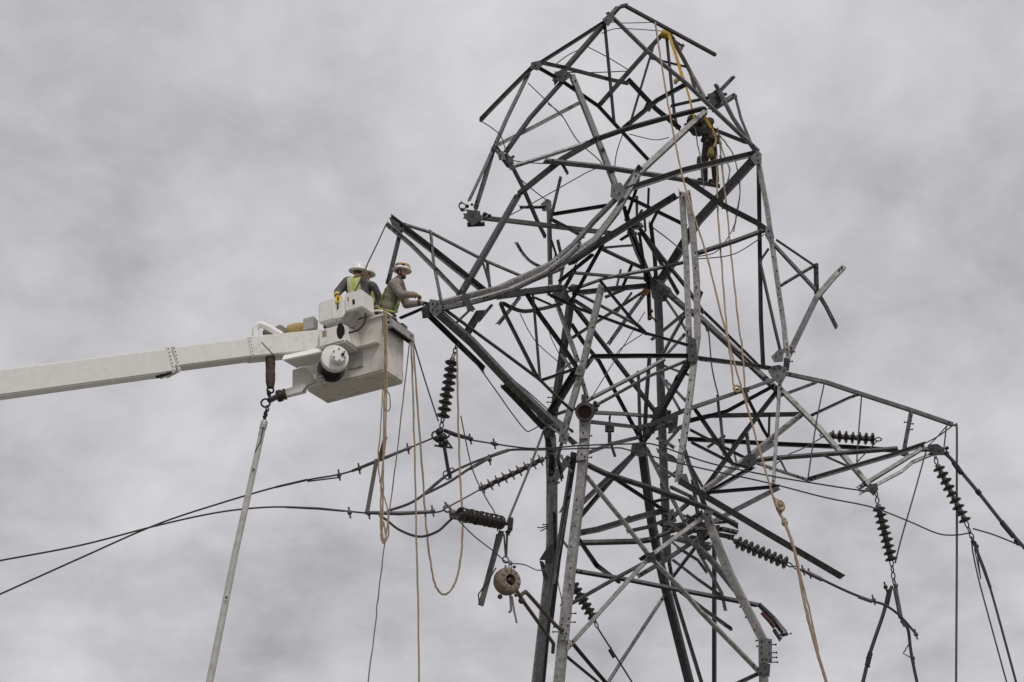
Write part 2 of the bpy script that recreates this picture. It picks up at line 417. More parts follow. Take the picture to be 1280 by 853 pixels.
BRACES = '''
6 pf 727,588,-2 780,653,-2 813,697,-2 855,740,-2 876,765,-2 951,842,-2.05
6 pf 887,641,-1.9 815,694,-2.05 799,711,-2.05 708,812,-2.1
5 m 813,700,-2 770,723,-1.6 712,756,-1.2
5 d 713,801,-2 760,856,-1
4 m 706,819,-2 751,856,-1.2 800,900,-0.2
5 m 832,743,2 780,822,1 740,886,0.2
6 m 951,841,-2 925,853,-2 860,884,-2
6 d 714,713,-1.6 790,726,-1.5 830,734,-1.5 929,753,-1.6 948,757,-1.6
7 m 719,679,1.9 800,677,1.9 820,674,1.9
7 m 720,667,-1.5 747,662,-1.2 800,646,-0.6 836,637,-0.2
5 d 783,665,-1.5 815,658,-1 834,649,-0.4
6 m 724,632,-1.6 768,590,0 798,562,1.2
6 m 721,651,1.8 758,607,1.6 798,561,1.5
7 d 713,571,-1.8 756,592,-1.8 815,611,-1.8 880,634,-1.9 923,658,-1.9
8 d 850,602,-2.1 886,623,-2.2 960,667,-2.4 1054,722,-2.6
5 d 765,596,-1.6 806,623,0 835,641,1
5 m 808,560,0.5 836,616,-0.6 860,660,-1.2
8 m 868,680,-1 889,700,-1.2 926,746,-1.6
4 d 872,688,0.5 902,741,-0.2 907,764,-0.3
4 d 841,700,1.6 873,725,0.5 903,746,-0.2
4 d 882,665,0.5 868,686,0.6 839,724,1.4
5 m 850,739,1.6 880,762,0.8 915,787,0
6 d 893,672,2.3 893,770,2.3 893,870,2.3 893,1000,2.3
6 d 797,721,-0.5 833,700,-0.4 872,674,-0.2
8 d 718,566,-1.3 711,610,-1 697,700,-0.6 688,775,-0.3
2 p 711,625,-1.2 697,700,-1.1 693,730,-1.1
7 d 680,528,1.0 690,575,1.4 689,597,1.9
10 d 714,570,-1.8 693,601,1.5
5 p 704,548,-2.1 697,572,-1 703,600,0.5
11 d 721,463,-1.8 686,520,-1.6
4 d 829,668,0.5 876,655,0.2 920,652,-0.2
6 d 862,662,-0.8 905,662,-0.6 922,666,-0.6
7 m 838,672,1 862,678,0.3 888,682,-0.2
5 d 866,600,1 872,640,0.6 874,672,0.4
4 d 875,640,-0.5 880,700,-0.4
6 m 850,548,-1 868,600,-1.3 884,640,-1.6
5 p 838,655,-1.4 858,672,-1.3 880,690,-1.2
5 d 812,676,-0.8 843,662,-0.6 878,640,-0.6
6 d 824,655,1.5 870,664,1.2 918,672,0.6
6 d 731,460,-1.8 741,446,-1.7 800,445,-1.5 866,445,-1.5
6 m 872,448,-1.4 920,454,-0.9 966,461,-0.4
5 m 730,503,-1.9 805,464,-1.7 831,449,-1.6
4 m 743,508,-1.9 810,471,-1.7 864,449,-1.5
6 d 713,377,-0.6 760,438,0.5 819,515,1.8
5 d 714,405,-0.2 729,428,-0.1 749,452,0 794,537,0.8 804,556,1
4 d 684,367,-1.5 718,384,-1.5 808,417,-1.5 868,434,-1.4
4 d 749,350,-1.7 790,400,-1.6 809,419,-1.5
4 m 804,365,1.0 744,404,0 713,424,-0.3
5 m 806,367,1.2 777,407,0.8 760,431,0.5
4 m 720,366,-0.5 798,407,-1 809,418,-1.4
4 d 858,389,-1.2 815,424,1.6
4 d 856,394,-1.2 828,444,1.2
4 m 857,417,-1.3 832,445,0.8
9 d 863,449,-1.4 813,538,0 806,550,0.4
3 m 829,457,1.8 861,469,-1.4
4 d 825,466,1.8 852,516,-1
4 d 832,476,1.8 858,502,-1.5
4 d 798,464,0.8 800,537,0.9 803,562,1.2
5 d 812,447,0.3 808,500,0.3 805,560,0.6
5 m 739,516,-1.6 816,521,1.6
5 d 733,527,-1.8 794,534,0.5 817,541,1.4
5 d 694,518,1.5 720,510,-1.6
5 m 978,471,-0.6 930,488,-1.1 859,512,-1.7 815,530,-0.8 794,535,0
5 d 968,482,-0.5 909,514,0 861,527,0.5
6 d 861,526,0.5 888,520,0.3 1000,518,-0.4
8 d 816,350,1 855,384,0.6 876,398,0.4 973,489,-0.5
4 d 880,390,0.2 950,459,-0.3
5 p 975,478,-0.7 971,537,-1.0 967,607,-1.4
4 m 950,327,-0.5 968,407,-0.5 976,441,-0.4
8 mf 985,446,-0.4 1021,372,-0.3 1043,346,-0.2 1055,334,-0.1
5 m 966,304,-0.4 1021,364,-0.2 1033,384,0 1046,410,0.2
3 m 970,300,-0.4 1017,332,-0.2
4 m 973,359,-0.4 1022,330,-0.2
6 d 1020,331,-0.2 1021,368,-0.2
3 d 961,311,-0.4 950,327,-0.5
6 d 868,318,-1.1 920,301,-0.7 958,287,-0.4
7 d 856,224,-0.6 905,258,-0.5 946,279,-0.4 963,292,-0.4
4 m 862,537,0.8 936,575,-1.1
4 m 864,553,-1.8 917,580,-1.5 936,585,-1.4
5 d 868,511,-1.6 878,525,-1.2 917,582,-1.2
4 d 900,520,0.3 905,571,-1
4 m 931,491,-0.9 954,537,-0.2 966,557,0.5
3 d 962,517,-0.2 961,553,0.5
6 d 973,487,-0.6 933,538,-0.9 880,612,-1.5
5 d 933,539,-0.9 938,575,-1.2
6 d 942,583,-1.2 880,619,-1.6
5 d 881,616,-1.6 974,608,-1.4
6 m 972,610,-1.4 916,639,-1.5 888,654,-1.6
5 m 625,378,-3.4 630,390,-3.3 672,473,-2.7
3.5 d 666,368,-2.6 668,390,-2.6 675,476,-2.6
6 d 655,362,-2.4 672,390,-2.2 701,430,-1.9 726,467,-1.8
4 d 675,476,-2.6 700,468,-2.2 722,460,-1.9
4 d 538,288,-3.9 542,329,-4 552,379,-4.5
8 m 769,245,-0.95 790,235,-0.9 856,213,-0.7 948,191,-0.5
8 d 648,243,-2 703,199,-1.5 748,173,-1
7 d 746,174,-1 780,162,-0.7 830,148,-0.3 882,135,0.1
5 p 642,208,-2 741,176,-1
7 m 680,201,-1.8 755,209,-1 832,221,0 899,232,0.6
4 m 702,204,-1.5 710,218,-1.5
4 m 701,221,-0.5 687,280,-0.4
4 d 649,259,-1 682,259,-0.5
5 d 691,268,-0.4 760,257,-1
6 m 579,270,-2 635,276,-1.5 700,284,-0.5 766,292,-0.3
5 d 690,275,-0.4 730,297,-1.5
5 m 632,192,-1.8 653,233,-1.5 672,277,-0.8 682,297,-0.3
5 d 672,81,-0.8 760,25,0
7 m 773,9,0.1 737,51,-0.1 692,103,-0.3
6 d 667,83,-0.8 600,151,-1.6
5 m 662,90,-0.8 634,147,-1.3 617,186,-1.7
6 m 617,186,-1.7 594,262,-2
4 d 616,187,-1.7 586,252,-2.1
6 d 704,101,-0.3 663,147,-0.9 631,192,-1.6
5 m 726,128,0.2 660,163,-0.8 618,184,-1.7
5 m 673,78,-0.8 701,84,-0.4 762,100,0.2 785,105,0.4
5 d 670,83,-0.8 703,102,-0.4 748,133,0 769,156,0.1 811,201,0.2
8 d 715,95,-0.3 736,147,-0.5 773,241,-0.9
6 d 832,39,0.8 809,64,0.5 748,133,0
6 m 760,16,0 809,64,-0.1 859,105,-0.3 886,131,-0.4 949,190,-0.5
5 d 774,9,0.1 781,7,0.1 895,69,1
4 d 756,31,0 767,147,0.1 768,155,0.1
6 d 785,100,0.4 820,137,0.5 851,162,0.5
3 d 817,57,0.5 790,147,0.4 788,154,0.4
4 d 833,42,0.8 843,143,0.7 847,162,0.6
5 m 837,42,0.8 880,121,0.6 888,133,0.5
6 d 860,104,-0.2 821,126,-0.3 779,161,-0.6
4 m 838,133,0.6 897,120,0.5
6 m 895,106,0.4 916,147,0 945,190,-0.45
5 m 899,115,0.5 917,96,0.8
4 m 919,119,0.7 926,147,0.3 942,187,-0.4
7 d 888,138,0.4 919,119,0.8
6 m 888,161,0.75 934,179,-0.3
12 d 946,196,-0.5 872,277,0.2 830,345,0.9 820,358,1
4 d 799,207,-0.9 797,232,-0.7 782,276,-0.2
3 d 811,235,-0.7 810,264,-0.4
3.5 d 796,245,-0.4 796,272,-0.4
5 d 781,245,-0.8 849,278,-0.6 858,283,-0.5
5 d 780,258,-0.6 787,288,-0.4 810,350,0.6 812,400,0.9
5 m 813,278,-0.4 818,320,0.4 820,352,0.8
5 m 801,289,-0.3 824,325,-0.2 848,368,-0.1
5 d 800,286,-0.3 830,325,0.3 857,358,0.6 880,392,0.6
4 d 799,290,-0.4 805,330,0.2 807,352,0.6
7 m 716,367,-0.6 770,361,0.2 812,357,0.9
4 m 716,341,-1.5 806,348,0.7
4 m 711,364,-0.6 756,348,-0.5 829,334,-0.2 856,328,-0.9
5 m 752,311,-1.4 803,335,0.3
3 m 755,310,-1.4 792,307,-0.4
5 d 754,305,-1.35 713,379,-0.6
5 d 741,318,-1.5 698,353,-0.8
5 d 722,330,-1.7 706,360,-0.6
4 d 790,331,0.2 776,364,0.4
3 m 776,337,0.4 770,362,0.3
4 d 780,258,0.4 815,352,0.9
6 m 697,382,-0.4 723,454,-1.5
5 m 727,473,-1.7 735,502,-1.9
8 m 712,376,0.2 709,412,0.8
5 d 718,376,-0.7 744,393,-1.6
5 mc 628,379,-3.2 652,389,-2.8 678,386,-2 702,380,-1
4 mc 645,303,-2.2 655,319,-2.2 666,329,-2.3 684,337,-2.4
5 m 622,406,-3.4 650,371,-2.7
4 m 598,402,-3.8 615,381,-3.6
3 m 569,405,-4 588,387,-4
4 d 530,385,-4.6 500,398,-5
3 d 668,372,-2 690,382,-1.2 706,377,-0.8
5 d 722,672,-1.6 746,707,0.4 775,728,-1.4
3 d 786,645,-0.9 780,657,-0.9
5 d 812,692,-1.9 800,700,-1.9
5 mt 948,756,-1.6 966,776,-1.7 978,792,-1.7
3 d 949,754,-1.5 968,772,-1.5 983,790,-1.6
5 d 967,787,-1.7 976,800,-1.8
3 p 787,294,-0.4 795,316,-0.1 803,333,0.3
3.5 d 830,371,0.8 859,415,-1.3
5 d 877,364,0.2 870,383,0.3
5 m 732,567,-1.9 760,556,-1 797,547,0.6
4 m 815,576,1.3 846,597,-1.6
5 d 831,557,1.5 852,533,-1.5
5 d 838,609,0.3 862,620,-0.6 872,630,-0.8
6 m 838,649,0.5 863,627,-0.6
5 m 966,555,0.4 938,574,-1.2
4 d 884,130,0.5 908,117,0.6
5 m 885,123,0.5 899,112,0.6
3 m 813,73,-0.1 858,84,0.6
3 d 843,51,0.75 853,58,0.8
4 d 854,57,0.8 849,65,0.75
7 m 618,183,-1.75 627,195,-1.8 637,209,-1.85
3 m 603,327,-3.2 611,353,-3.4
4 m 609,328,-3.2 613,366,-3.7
5 d 677,702,1.9 682,724,1.9
4 m 697,300,-0.5 704,330,-0.4 700,356,-0.6
3 d 689,300,-0.4 695,318,-0.4 690,340,-0.4
4 d 756,372,0.2 792,357,0.6
3 m 770,392,0.3 790,366,0.6
3 d 846,470,-1.3 832,500,1.2 829,530,1.6
4 m 836,540,1.5 858,530,-1.5
5 d 812,540,0.6 840,527,1
4 d 843,560,-1.5 822,548,1
4 d 700,440,1.2 722,475,-1.7
3 m 693,470,1.4 716,452,-1.7
4 d 690,520,1.6 716,540,-1.9
3.5 d 694,560,1.6 716,590,-1.9
3 m 700,640,1.8 714,612,-1.9
3 d 697,668,1.8 714,690,-2
4 d 826,606,1.9 848,588,-1.7
3.5 m 862,580,-1.5 880,612,-1.5
4 d 884,560,-0.6 906,545,0
3 d 915,555,0.7 922,587,-1.3
4 d 846,684,0.6 872,700,0.2 884,716,0
3 m 852,688,-0.4 838,676,0.6
4 d 878,676,-0.2 902,660,-0.8
3.5 d 858,644,-1.2 884,660,-1.2
3 m 846,640,0.4 868,652,-0.2
4 d 815,628,1.8 838,622,1.8
3 m 790,283,-0.5 803,262,-0.8
4 d 776,300,-0.6 792,290,-0.4
4 d 800,270,-0.5 815,262,-0.7
3 d 805,265,-0.5 807,290,-0.4
4 m 823,262,-0.8 812,284,-0.4
5 d 976,795,-1.6 985,792,-1.6
'''
for ln in LEGS.strip().split('\n'): angle_bar(ln, 'tower_leg')  # thin extra strips colour in the back-left leg's lit and shaded flange edges
for ln in ARMS.strip().split('\n'): angle_bar(ln, 'crossarm_chord')
for ln in BRACES.strip().split('\n'): angle_bar(ln, 'brace')

# thin bent rods and stays that belong to the tower
RODS = '''
2.2 712,84,-0.3 700,82,-0.5 694,84,-0.5
1.3 693,82,-0.4 712,68,-0.2 735,58,0 
1.3 660,104,-0.8 688,131,-0.9 704,147,-1
1.4 685,130,0.5 702,144,0.3 722,176,0 753,206,-0.5 733,216,-0.6 640,268,-1.6 616,273,-1.9
1.4 735,59,0 760,72,0.3 786,88,0.5
1.4 694,90,-0.4 735,91,0.1 786,89,0.5
1.2 757,27,0 780,29,0.4 819,28,0.7
1.2 752,42,0 770,36,0.3 800,37,0.6 826,39,0.8
1.3 787,168,-0.4 818,175,0.2 836,172,0.6
1.4 778,169,0 770,195,0 767,230,-0.4
1.6 818,57,0.5 806,90,0.5
1.3 602,152,-1.6 616,161,-1.6 627,172,-1.7 636,197,-1.8 655,203,-1.7 690,205,-1.5
1.4 648,222,-1.6 668,239,-1.2 684,251,-0.6
1.6 815,284,0.2 835,299,0.2 858,318,-0.8
1.4 871,324,-1.1 914,319,-0.8 943,303,-0.5 955,293,-0.4
1.3 871,321,-1.1 895,315,-0.7 913,292,-0.6 921,270,-0.6 925,245,-0.5
1.2 684,405,-2.5 690,425,-2.2 703,450,-1.9
1.2 650,392,-2.8 668,425,-2.4 697,452,-1.9
1.3 806,390,0.8 739,498,-1.8
1.3 803,418,-1.4 776,436,-0.4 770,446,0
1.6 640,474,-3.0 660,490,-2.7 688,515,-2.2
1.8 1030,481,-0.5 1021,525,-0.8 1010,598,-1.4
1.5 1040,540,-0.4 1005,560,-0.8 983,570,-1 962,588,-1.3
1.8 1077,495,-0.4 1073,545,-0.6 1071,577,-0.8
1.8 1071,578,-0.8 1097,551,-0.5
1.6 1190,533,-0.2 1172,546,-0.2 1155,555,-0.3
1.6 1184,532,-0.2 1170,548,-0.2 1160,558,-0.3
1.8 1183,533,-0.2 1180,560,-0.2
1.5 578,252,-2 574,256,-2 577,264,-2.1 584,262,-2
1.5 684,658,1.9 676,660,1.8 672,659,1.7
1.5 684,660,1.9 676,664,1.6
1.3 694,690,-1.2 697,725,-1.3 702,750,-1.5 700,758,-1.6
'''
for ln in RODS.strip().split('\n'):
    a = ln.split(None, 1); pts = parse(a[1]); w = float(a[0]) * mpp(pts[0])
    mb = MB(); pp = smooth_path(pts, 5); mb.tube(pp, w / 2, 6, [w / 2] * len(pp)); mb.build('stay_rod', 'steel_dark', tower)

# gusset plates with their bolts
PLATES = [  # (polygon px, d, material)
 ([(964,458),(974,456),(983,460),(984,468),(976,482),(966,474),(960,464)], -0.75, 'plate', [(968,461),(975,460),(980,464),(972,470),(976,476)]),
 ([(964,446),(972,438),(980,436),(979,452),(968,453)], -0.85, 'plate', [(970,446),(976,442)]),
 ([(980,424),(985,424),(989,446),(982,450)], -0.6, 'steel_pale', [(983,430),(984,437),(985,443)]),
 ([(980,447),(988,449),(986,464),(979,462)], -0.7, 'steel_dark', [(984,455)]),
 ([(812,352),(817,345),(829,352),(838,364),(833,376),(822,379),(815,372)], 0.75, 'steel_dark', [(820,356),(829,362),(824,372)]),
 ([(816,347),(838,360),(844,372),(836,364)], 0.65, 'steel_mid', []),
 ([(696,358),(706,356),(712,372),(706,380),(694,378),(690,368)], -0.9, 'steel_dark', [(700,364),(704,374)]),
 ([(537,374),(550,376),(552,390),(545,396),(537,390)], -4.72, 'plate', [(541,380),(547,380),(541,387),(547,388),(544,384)]),
 ([(527,385),(537,377),(538,397),(528,398)], -4.65, 'steel_dark', []),
 ([(946,188),(952,192),(952,204),(944,206),(938,198)], -0.58, 'plate', [(947,194),(948,201)]),
 ([(957,284),(964,282),(968,297),(962,304),(956,294)], -0.55, 'plate', [(961,289),(963,297)]),
 ([(664,78),(674,76),(678,82),(672,88),(663,86)], -0.88, 'steel_dark', [(669,82)]),
 ([(692,92),(704,86),(716,94),(704,103),(694,100)], -0.5, 'steel_dark', [(700,95),(707,95)]),
 ([(753,24),(762,17),(768,24),(760,33)], -0.1, 'steel_dark', [(758,25)]),
 ([(764,231),(776,228),(784,240),(774,252),(763,246)], -1.08, 'plate', [(768,238),(774,242)]),
 ([(808,128),(816,133),(812,140),(804,136)], 0.5, 'steel_dark', []),
 ([(676,255),(682,250),(690,256),(688,264),(678,264)], -0.55, 'steel_mid', [(682,258)]),
 ([(722,457),(730,460),(728,470),(718,468)], -2.0, 'plate', [(724,463)]),
 ([(817,510),(830,506),(840,520),(836,535),(822,534),(815,522)], 1.6, 'steel_dark', [(826,518),(830,528)]),
 ([(930,570),(944,568),(946,580),(936,586),(927,580)], -1.32, 'steel_dark', [(936,576)]),
 ([(846,594),(858,592),(862,604),(848,606)], -2.08, 'plate', [(852,598),(856,600)]),
 ([(882,636),(892,640),(886,650),(876,646)], -1.95, 'plate', [(885,643)]),
 ([(806,692),(818,690),(820,702),(810,704)], -2.14, 'steel_dark', [(812,697),(816,698)]),
 ([(949,797),(965,799),(965,829),(949,829)], -2.12, 'plate', [(952,802),(962,803),(952,809),(952,816),(962,817),(953,824),(958,824),(963,825)]),
 ([(950,830),(963,830),(962,846),(948,842)], -2.11, 'steel_mid', [(956,834),(951,841),(958,842)]),
 ([(700,768),(715,768),(710,800),(697,800)], -2.22, 'steel_pale', [(703,773),(711,773),(702,781),(710,782),(701,791),(708,792),(706,797)]),
 ([(724,516),(737,518),(736,548),(724,548)], -2.12, 'steel_pale', [(729,532),(729,541)]),
 ([(722,556),(734,552),(734,574),(720,576)], -2.12, 'steel_pale', [(727,560),(727,568),(731,571)]),
 ([(700,536),(712,542),(708,556),(698,552)], -2.4, 'plate', [(704,544),(706,549)]),
 ([(678,528),(690,526),(688,548),(680,546)], -2.2, 'steel_dark', [(684,536)]),
 ([(1086,606),(1096,604),(1098,612),(1092,620),(1086,614)], -1.0, 'steel_dark', [(1090,611)]),
 ([(1160,556),(1172,555),(1181,561),(1180,569),(1168,569),(1160,564)], -0.32, 'steel_dark', [(1166,561),(1174,563)]),
 ([(1128,560),(1136,560),(1134,570),(1126,568)], -0.35, 'plate', [(1131,564)]),
 ([(790,554),(806,552),(812,566),(800,572),(788,566)], 0.9, 'plate', [(800,560)]),
 ([(834,522),(848,520),(846,540),(836,542)], 1.2, 'steel_dark', [(840,530)]),
 ([(820,560),(842,570),(850,578),(838,576),(822,566)], -1.0, 'steel_mid', []),
 ([(860,420),(870,424),(872,452),(860,452)], -1.62, 'steel_dark', [(865,432),(866,444)]),
 ([(826,640),(842,636),(846,652),(830,658)], 0.9, 'plate', [(834,646)]),
 ([(846,654),(866,650),(872,664),(856,672)], -0.2, 'steel_dark', [(858,660)]),
 ([(886,658),(900,656),(898,668),(888,668)], -0.9, 'rust', []),
 ([(880,684),(892,680),(888,688),(882,690)], -0.3, 'steel_mid', []),
 ([(884,118),(902,112),(908,124),(890,134)], 0.4, 'steel_dark', [(894,122)]),
 ([(584,262),(600,264),(602,276),(590,282),(582,274)], -2.12, 'steel_dark', [(592,270)]),
 ([(634,194),(641,196),(644,214),(637,212)], -1.9, 'steel_dark', [(639,204)]),
 ([(620,186),(630,190),(632,200),(624,200)], -1.82, 'plate', [(626,194)]),
 ([(486,271),(500,280),(498,290),(490,282)], -4.3, 'steel_dark', []),
 ([(577,366),(586,368),(592,390),(584,388)], -4.3, 'steel_dark', []),
 ([(674,700),(684,684),(691,680),(691,701)], 1.85, 'steel_dark', []),
]
for pts, d, mname, bolts in PLATES:
    if not mname: continue
    q = [P(x, y, d) for x, y in pts]; mb = MB(); mb.prism(q, Vector((0, 0.016, 0)))
    pl = mb.build('gusset_plate', mname, tower, smooth=0)
    if bolts:
        mb = MB()
        for x, y in bolts:
            c = P(x, y, d); mb.lathe(c + Vector((0, 0.01, 0)), Vector((0, -1, 0)), [(0, 0.017), (0.022, 0.017), (0.0225, 0.009), (0.04, 0.009)], 6)
        tag(mb.build('bolt_heads', 'bolt_steel', pl), kind='stuff')
# step bolts sticking out of the legs
for x, y, d, s_ in [(950,801,-2,-1),(951,808,-2,-1),(965,806,-2,1),(966,816,-2,1),(966,822,-2,1),(967,828,-2,1),(690,582,1.9,-1),(690,592,1.9,-1),(689,603,1.9,-1),(735,545,-2,1),(735,572,-2,1),(715,767,-2.1,1),(714,778,-2.1,1),(683,656,1.9,-1),(697,784,-2.1,-1),(696,790,-2.1,-1),(688,703,1.9,-1),
                    (1135,528,-0.28,-1),(1137,530,-0.28,1),(1136,537,-0.28,1),(690,485,1.7,-1),(689,497,1.7,-1),(688,503,1.7,-1),(986,452,-0.6,1),(989,440,-0.6,1)]:
    c = P(x, y, d); mb = MB(); mb.lathe(c - Vector((s_ * 0.03, 0, 0)), Vector((s_, 0, 0)), [(0, 0.011), (0.09, 0.011), (0.0905, 0.02), (0.112, 0.02)], 7)
    mb.build('step_bolt', 'bolt_steel', tower)
# row of bolts/holes along the pale legs
mb = MB()
for x0, y0, x1, y1, d, n in [(863,470,853,590,-2.0,9),(721,610,711,740,-2.2,6),(741,400,722,490,-2.0,4),(920,745,943,792,-2.05,4),(867,300,870,430,-1.3,5),(977,400,966,310,-0.5,5)]:
    for k in range(n):
        t = (k + random.uniform(.1, .7)) / n; c = P(x0 + (x1 - x0) * t + random.uniform(-2, 2), y0 + (y1 - y0) * t, d)
        mb.lathe(c + Vector((0, 0.02, 0)), Vector((0, -1, 0)), [(0, 0.018), (0.05, 0.018), (0.052, 0.01)], 6)
tag(mb.build('bolt_heads', 'bolt_steel', tower), kind='stuff')

# red-lined round drum at the top of the pale leg
c = P(731, 515, -2.25); ax = Vector((-0.10, -0.95, -0.42)).normalized()
mb = MB(); mb.lathe(c - ax * 0.10, ax, [(-0.02, 0.10), (-0.02, 0.19), (0.05, 0.19), (0.05, 0.165), (0.16, 0.165), (0.16, 0.135), (0.03, 0.125)], 22)
dr = mb.build('flanged_drum', 'plate', tower); tag(dr, 'round grey drum with a dull red inside')
mb = MB(); mb.lathe(c - ax * 0.075, ax, [(0, 0.126), (0.02, 0.126)], 22); mb.build('drum_lining', 'dull_red', dr)
mb = MB()
for k in range(8):
    th = k * math.pi / 4; a_ = ax.orthogonal().normalized(); b_ = ax.cross(a_)
    mb.lathe(c - ax * 0.07 + (a_ * math.cos(th) + b_ * math.sin(th)) * 0.177, ax, [(0, 0.016), (0.045, 0.016)], 6)
tag(mb.build('bolt_heads', 'bolt_steel', dr), kind='stuff')
mb = MB(); o = P(727, 505, -2.1); mb.box(o, Vector((0.09, 0, 0)), Vector((0, 0.12, 0)), Vector((0, 0, 0.2))); mb.build('drum_bracket', 'steel_dark', dr, bevel=0.008)
mb = MB()
for x, y in [(741,508),(745,512),(747,507),(744,504)]: mb.ball(P(x, y, -2.1), 0.045)
mb.build('clamp', 'steel_dark', tower)
# bolt head clevis hanging inside the tower, orange rusted joint, red tag, broken ends
mb = MB(); mb.tube([P(762,530,0), P(762,553,0)], 0.04); mb.tube([P(758,533,0), P(758,539,0), P(766,539,0), P(766,533,0)], 0.032)
mb.ball(P(763,555,0), 0.06); mb.tube([P(764,556,0), P(769,571,0)], 0.03); mb.tube([P(762,531,0), P(762,522,0.2), P(763,519,-0.2)], 0.02); mb.build('hanging_clevis', 'steel_dark', tower)
mb = MB()
for k in range(9): mb.ball(P(807 + random.uniform(-4, 4), 365 + random.uniform(-3, 4), 0.7), random.uniform(0.03, 0.05))
mb.build('rusted_joint', 'orange_rust', tower, remesh=0.02)
mb = MB(); mb.tube([P(812,372,0.7), P(813,385,0.7), P(814,396,0.7), P(820,401,0.7)], 0.02)
mb.ball(P(812,398,0.7), 0.05); mb.ball(P(814,389,0.7), 0.045); mb.ball(P(820,401,0.68), 0.04); mb.build('rusted_shackle', 'rust', tower)
mb = MB(); mb.tube(parse('952,766,-1.75 962,777,-1.75 968,785,-1.75'), 0.035); mb.build('red_tag', 'red_paint', tower)
mb = MB()
for x, y, r in [(578,262,.035),(584,258,.04),(590,256,.03),(598,274,.05),(606,268,.045),(588,276,.05),(612,270,.04),(594,266,.05)]: mb.ball(P(x, y, -2.05), r)
mb.torus(P(578,258,-2.05), Vector((0.2,-1,0)), 0.07, 0.014); mb.torus(P(607,270,-2.05), Vector((0.5,-1,0)), 0.06, 0.014)
tag(mb.build('shackle_cluster', 'bolt_steel', tower), kind='stuff'); mb = MB(); mb.tube([P(584,281,-2.05), P(606,280,-2.05)], 0.05); mb.build('shackle_bar', 'bolt_steel', tower)
mb = MB()
for k in range(26):
    cx, cy, sx_, sy_, dd = random.choice([(1176,563,8,5,-0.2),(893,124,10,7,0.5),(640,204,5,10,-1.9),(845,655,22,12,0.2),(684,534,5,8,1.2),(832,524,8,10,1.4)])
    mb.ball(P(cx + random.uniform(-sx_, sx_), cy + random.uniform(-sy_, sy_), dd + random.uniform(-.1, .1)), random.uniform(0.02, 0.045), seg=6)
tag(mb.build('bolt_heads', 'bolt_steel', tower), kind='stuff')
# torn plate scraps in the crumpled waist and at joints
for k in range(26):
    cx, cy, sx_, sy_, dd = random.choice([(848,660,34,16,0.4),(848,660,34,16,0.8),(893,124,10,6,0.5),(705,368,12,9,-0.7),(828,528,14,10,1.5),(795,284,10,10,-0.4),(694,590,6,30,1.7)])
    x = cx + random.uniform(-sx_, sx_); y = cy + random.uniform(-sy_, sy_); r = random.uniform(3, 7); th = random.uniform(0, 3)
    q = []
    for j in range(5):
        a_ = th + j * 1.256 + random.uniform(-.3, .3); q.append(P(x + r * 1.5 * math.cos(a_), y + r * 0.8 * math.sin(a_), dd + random.uniform(-.06, .06)))
    mb = MB(); mb.prism(q, Vector((0, 0.014, 0))); mb.build('torn_plate', random.choice(['steel_dark', 'steel_mid', 'plate']), tower, smooth=0)

# ------------------------------------------------------------------ insulator strings
def insulator(label, A, B, n, disc_r=0.127, matn='porcelain', top=None, bottom=None, start=0.0, end=1.0, group='insulator strings on the tower', skirt=1, thin=False):
    ax = (B - A).normalized(); L = (B - A).length
    root = thing('insulator_string', A, label, 'insulator', group)
    mb = MB(); mb.tube([A, B], 0.018); mb.build('core_rod', 'rod_grey', root)
    pitch = L * (end - start) / n
    mb = MB()
    for k in range(n): mb.lathe(A + ax * (L * start + pitch * (k + 0.15)) - ax * skirt * 0.004, ax * skirt, [(0, 0.03), (0.006, 0.052), (0.045, 0.054), (0.055, 0.06)], 12)
    tag(mb.build('metal_caps', 'rod_grey', root), kind='stuff')
    for k in range(n):
        o = A + ax * (L * start + pitch * (k + 0.15)); r = disc_r
        if thin: pf = [(0, 0.045), (0.05, 0.05), (0.054, 0.09), (0.058, r), (0.074, r), (0.08, 0.08), (0.085, 0.045), (0.145, 0.042)]
        else: pf = [(0, 0.02), (0.004, 0.042), (0.055, 0.045), (0.062, 0.07), (0.072, r * 0.82), (0.088, r), (0.102, r * 0.99), (0.096, r * 0.84), (0.112, r * 0.72), (0.094, r * 0.62), (0.11, r * 0.48), (0.095, 0.04), (0.125, 0.02)]
        mb = MB(); mb.lathe(o, (ax * skirt + Vector((random.uniform(-.06, .06), random.uniform(-.06, .06), random.uniform(-.06, .06)))).normalized(), pf, 18)
        mb.build('insulator_disc', matn, root, smooth=50)
    for p, q in ((A, top), (B, bottom)):
        if q is None: continue
        mb = MB(); dvec = (q - p); n_ = max(1, int(dvec.length / 0.11))
        for j in range(n_):
            c_ = p + dvec * ((j + 0.5) / n_); u = dvec.normalized(); s_ = u.orthogonal().normalized() if j % 2 else u.cross(u.orthogonal()).normalized()
            ring = [c_ + u * 0.068 * math.cos(2 * math.pi * k / 10) + s_ * 0.04 * math.sin(2 * math.pi * k / 10) for k in range(11)]
            mb.tube(ring, 0.013, 6, [0.013] * 11)
        mb.build('chain_link', 'bolt_steel', root)
    return root
insulator('dark disc insulator string hanging from lower edge of left crossarm', P(566,447,-4.1), P(554,521,-4.1), 9, top=P(572,430,-4), bottom=P(550,543,-4.12))
insulator('rust-brown thin-disc insulator string slanting between left cables and tower leg', P(681,573,-2.75), P(600,612,-2.5), 9, matn='brown_porcelain', top=P(694,564,-2.6), disc_r=0.118, thin=True)
insulator('thick dark insulator string lying nearly level above the round wooden drum', P(580,644,-5.6), P(634,655,-4.6), 9, disc_r=0.125, top=P(570,642,-5.3), skirt=-1)
insulator('dark insulator string lying level inside the right crossarm', P(1034,545,-0.6), P(1092,549,-0.55), 7, top=P(1024,544,-0.6), bottom=P(1104,550,-0.5))
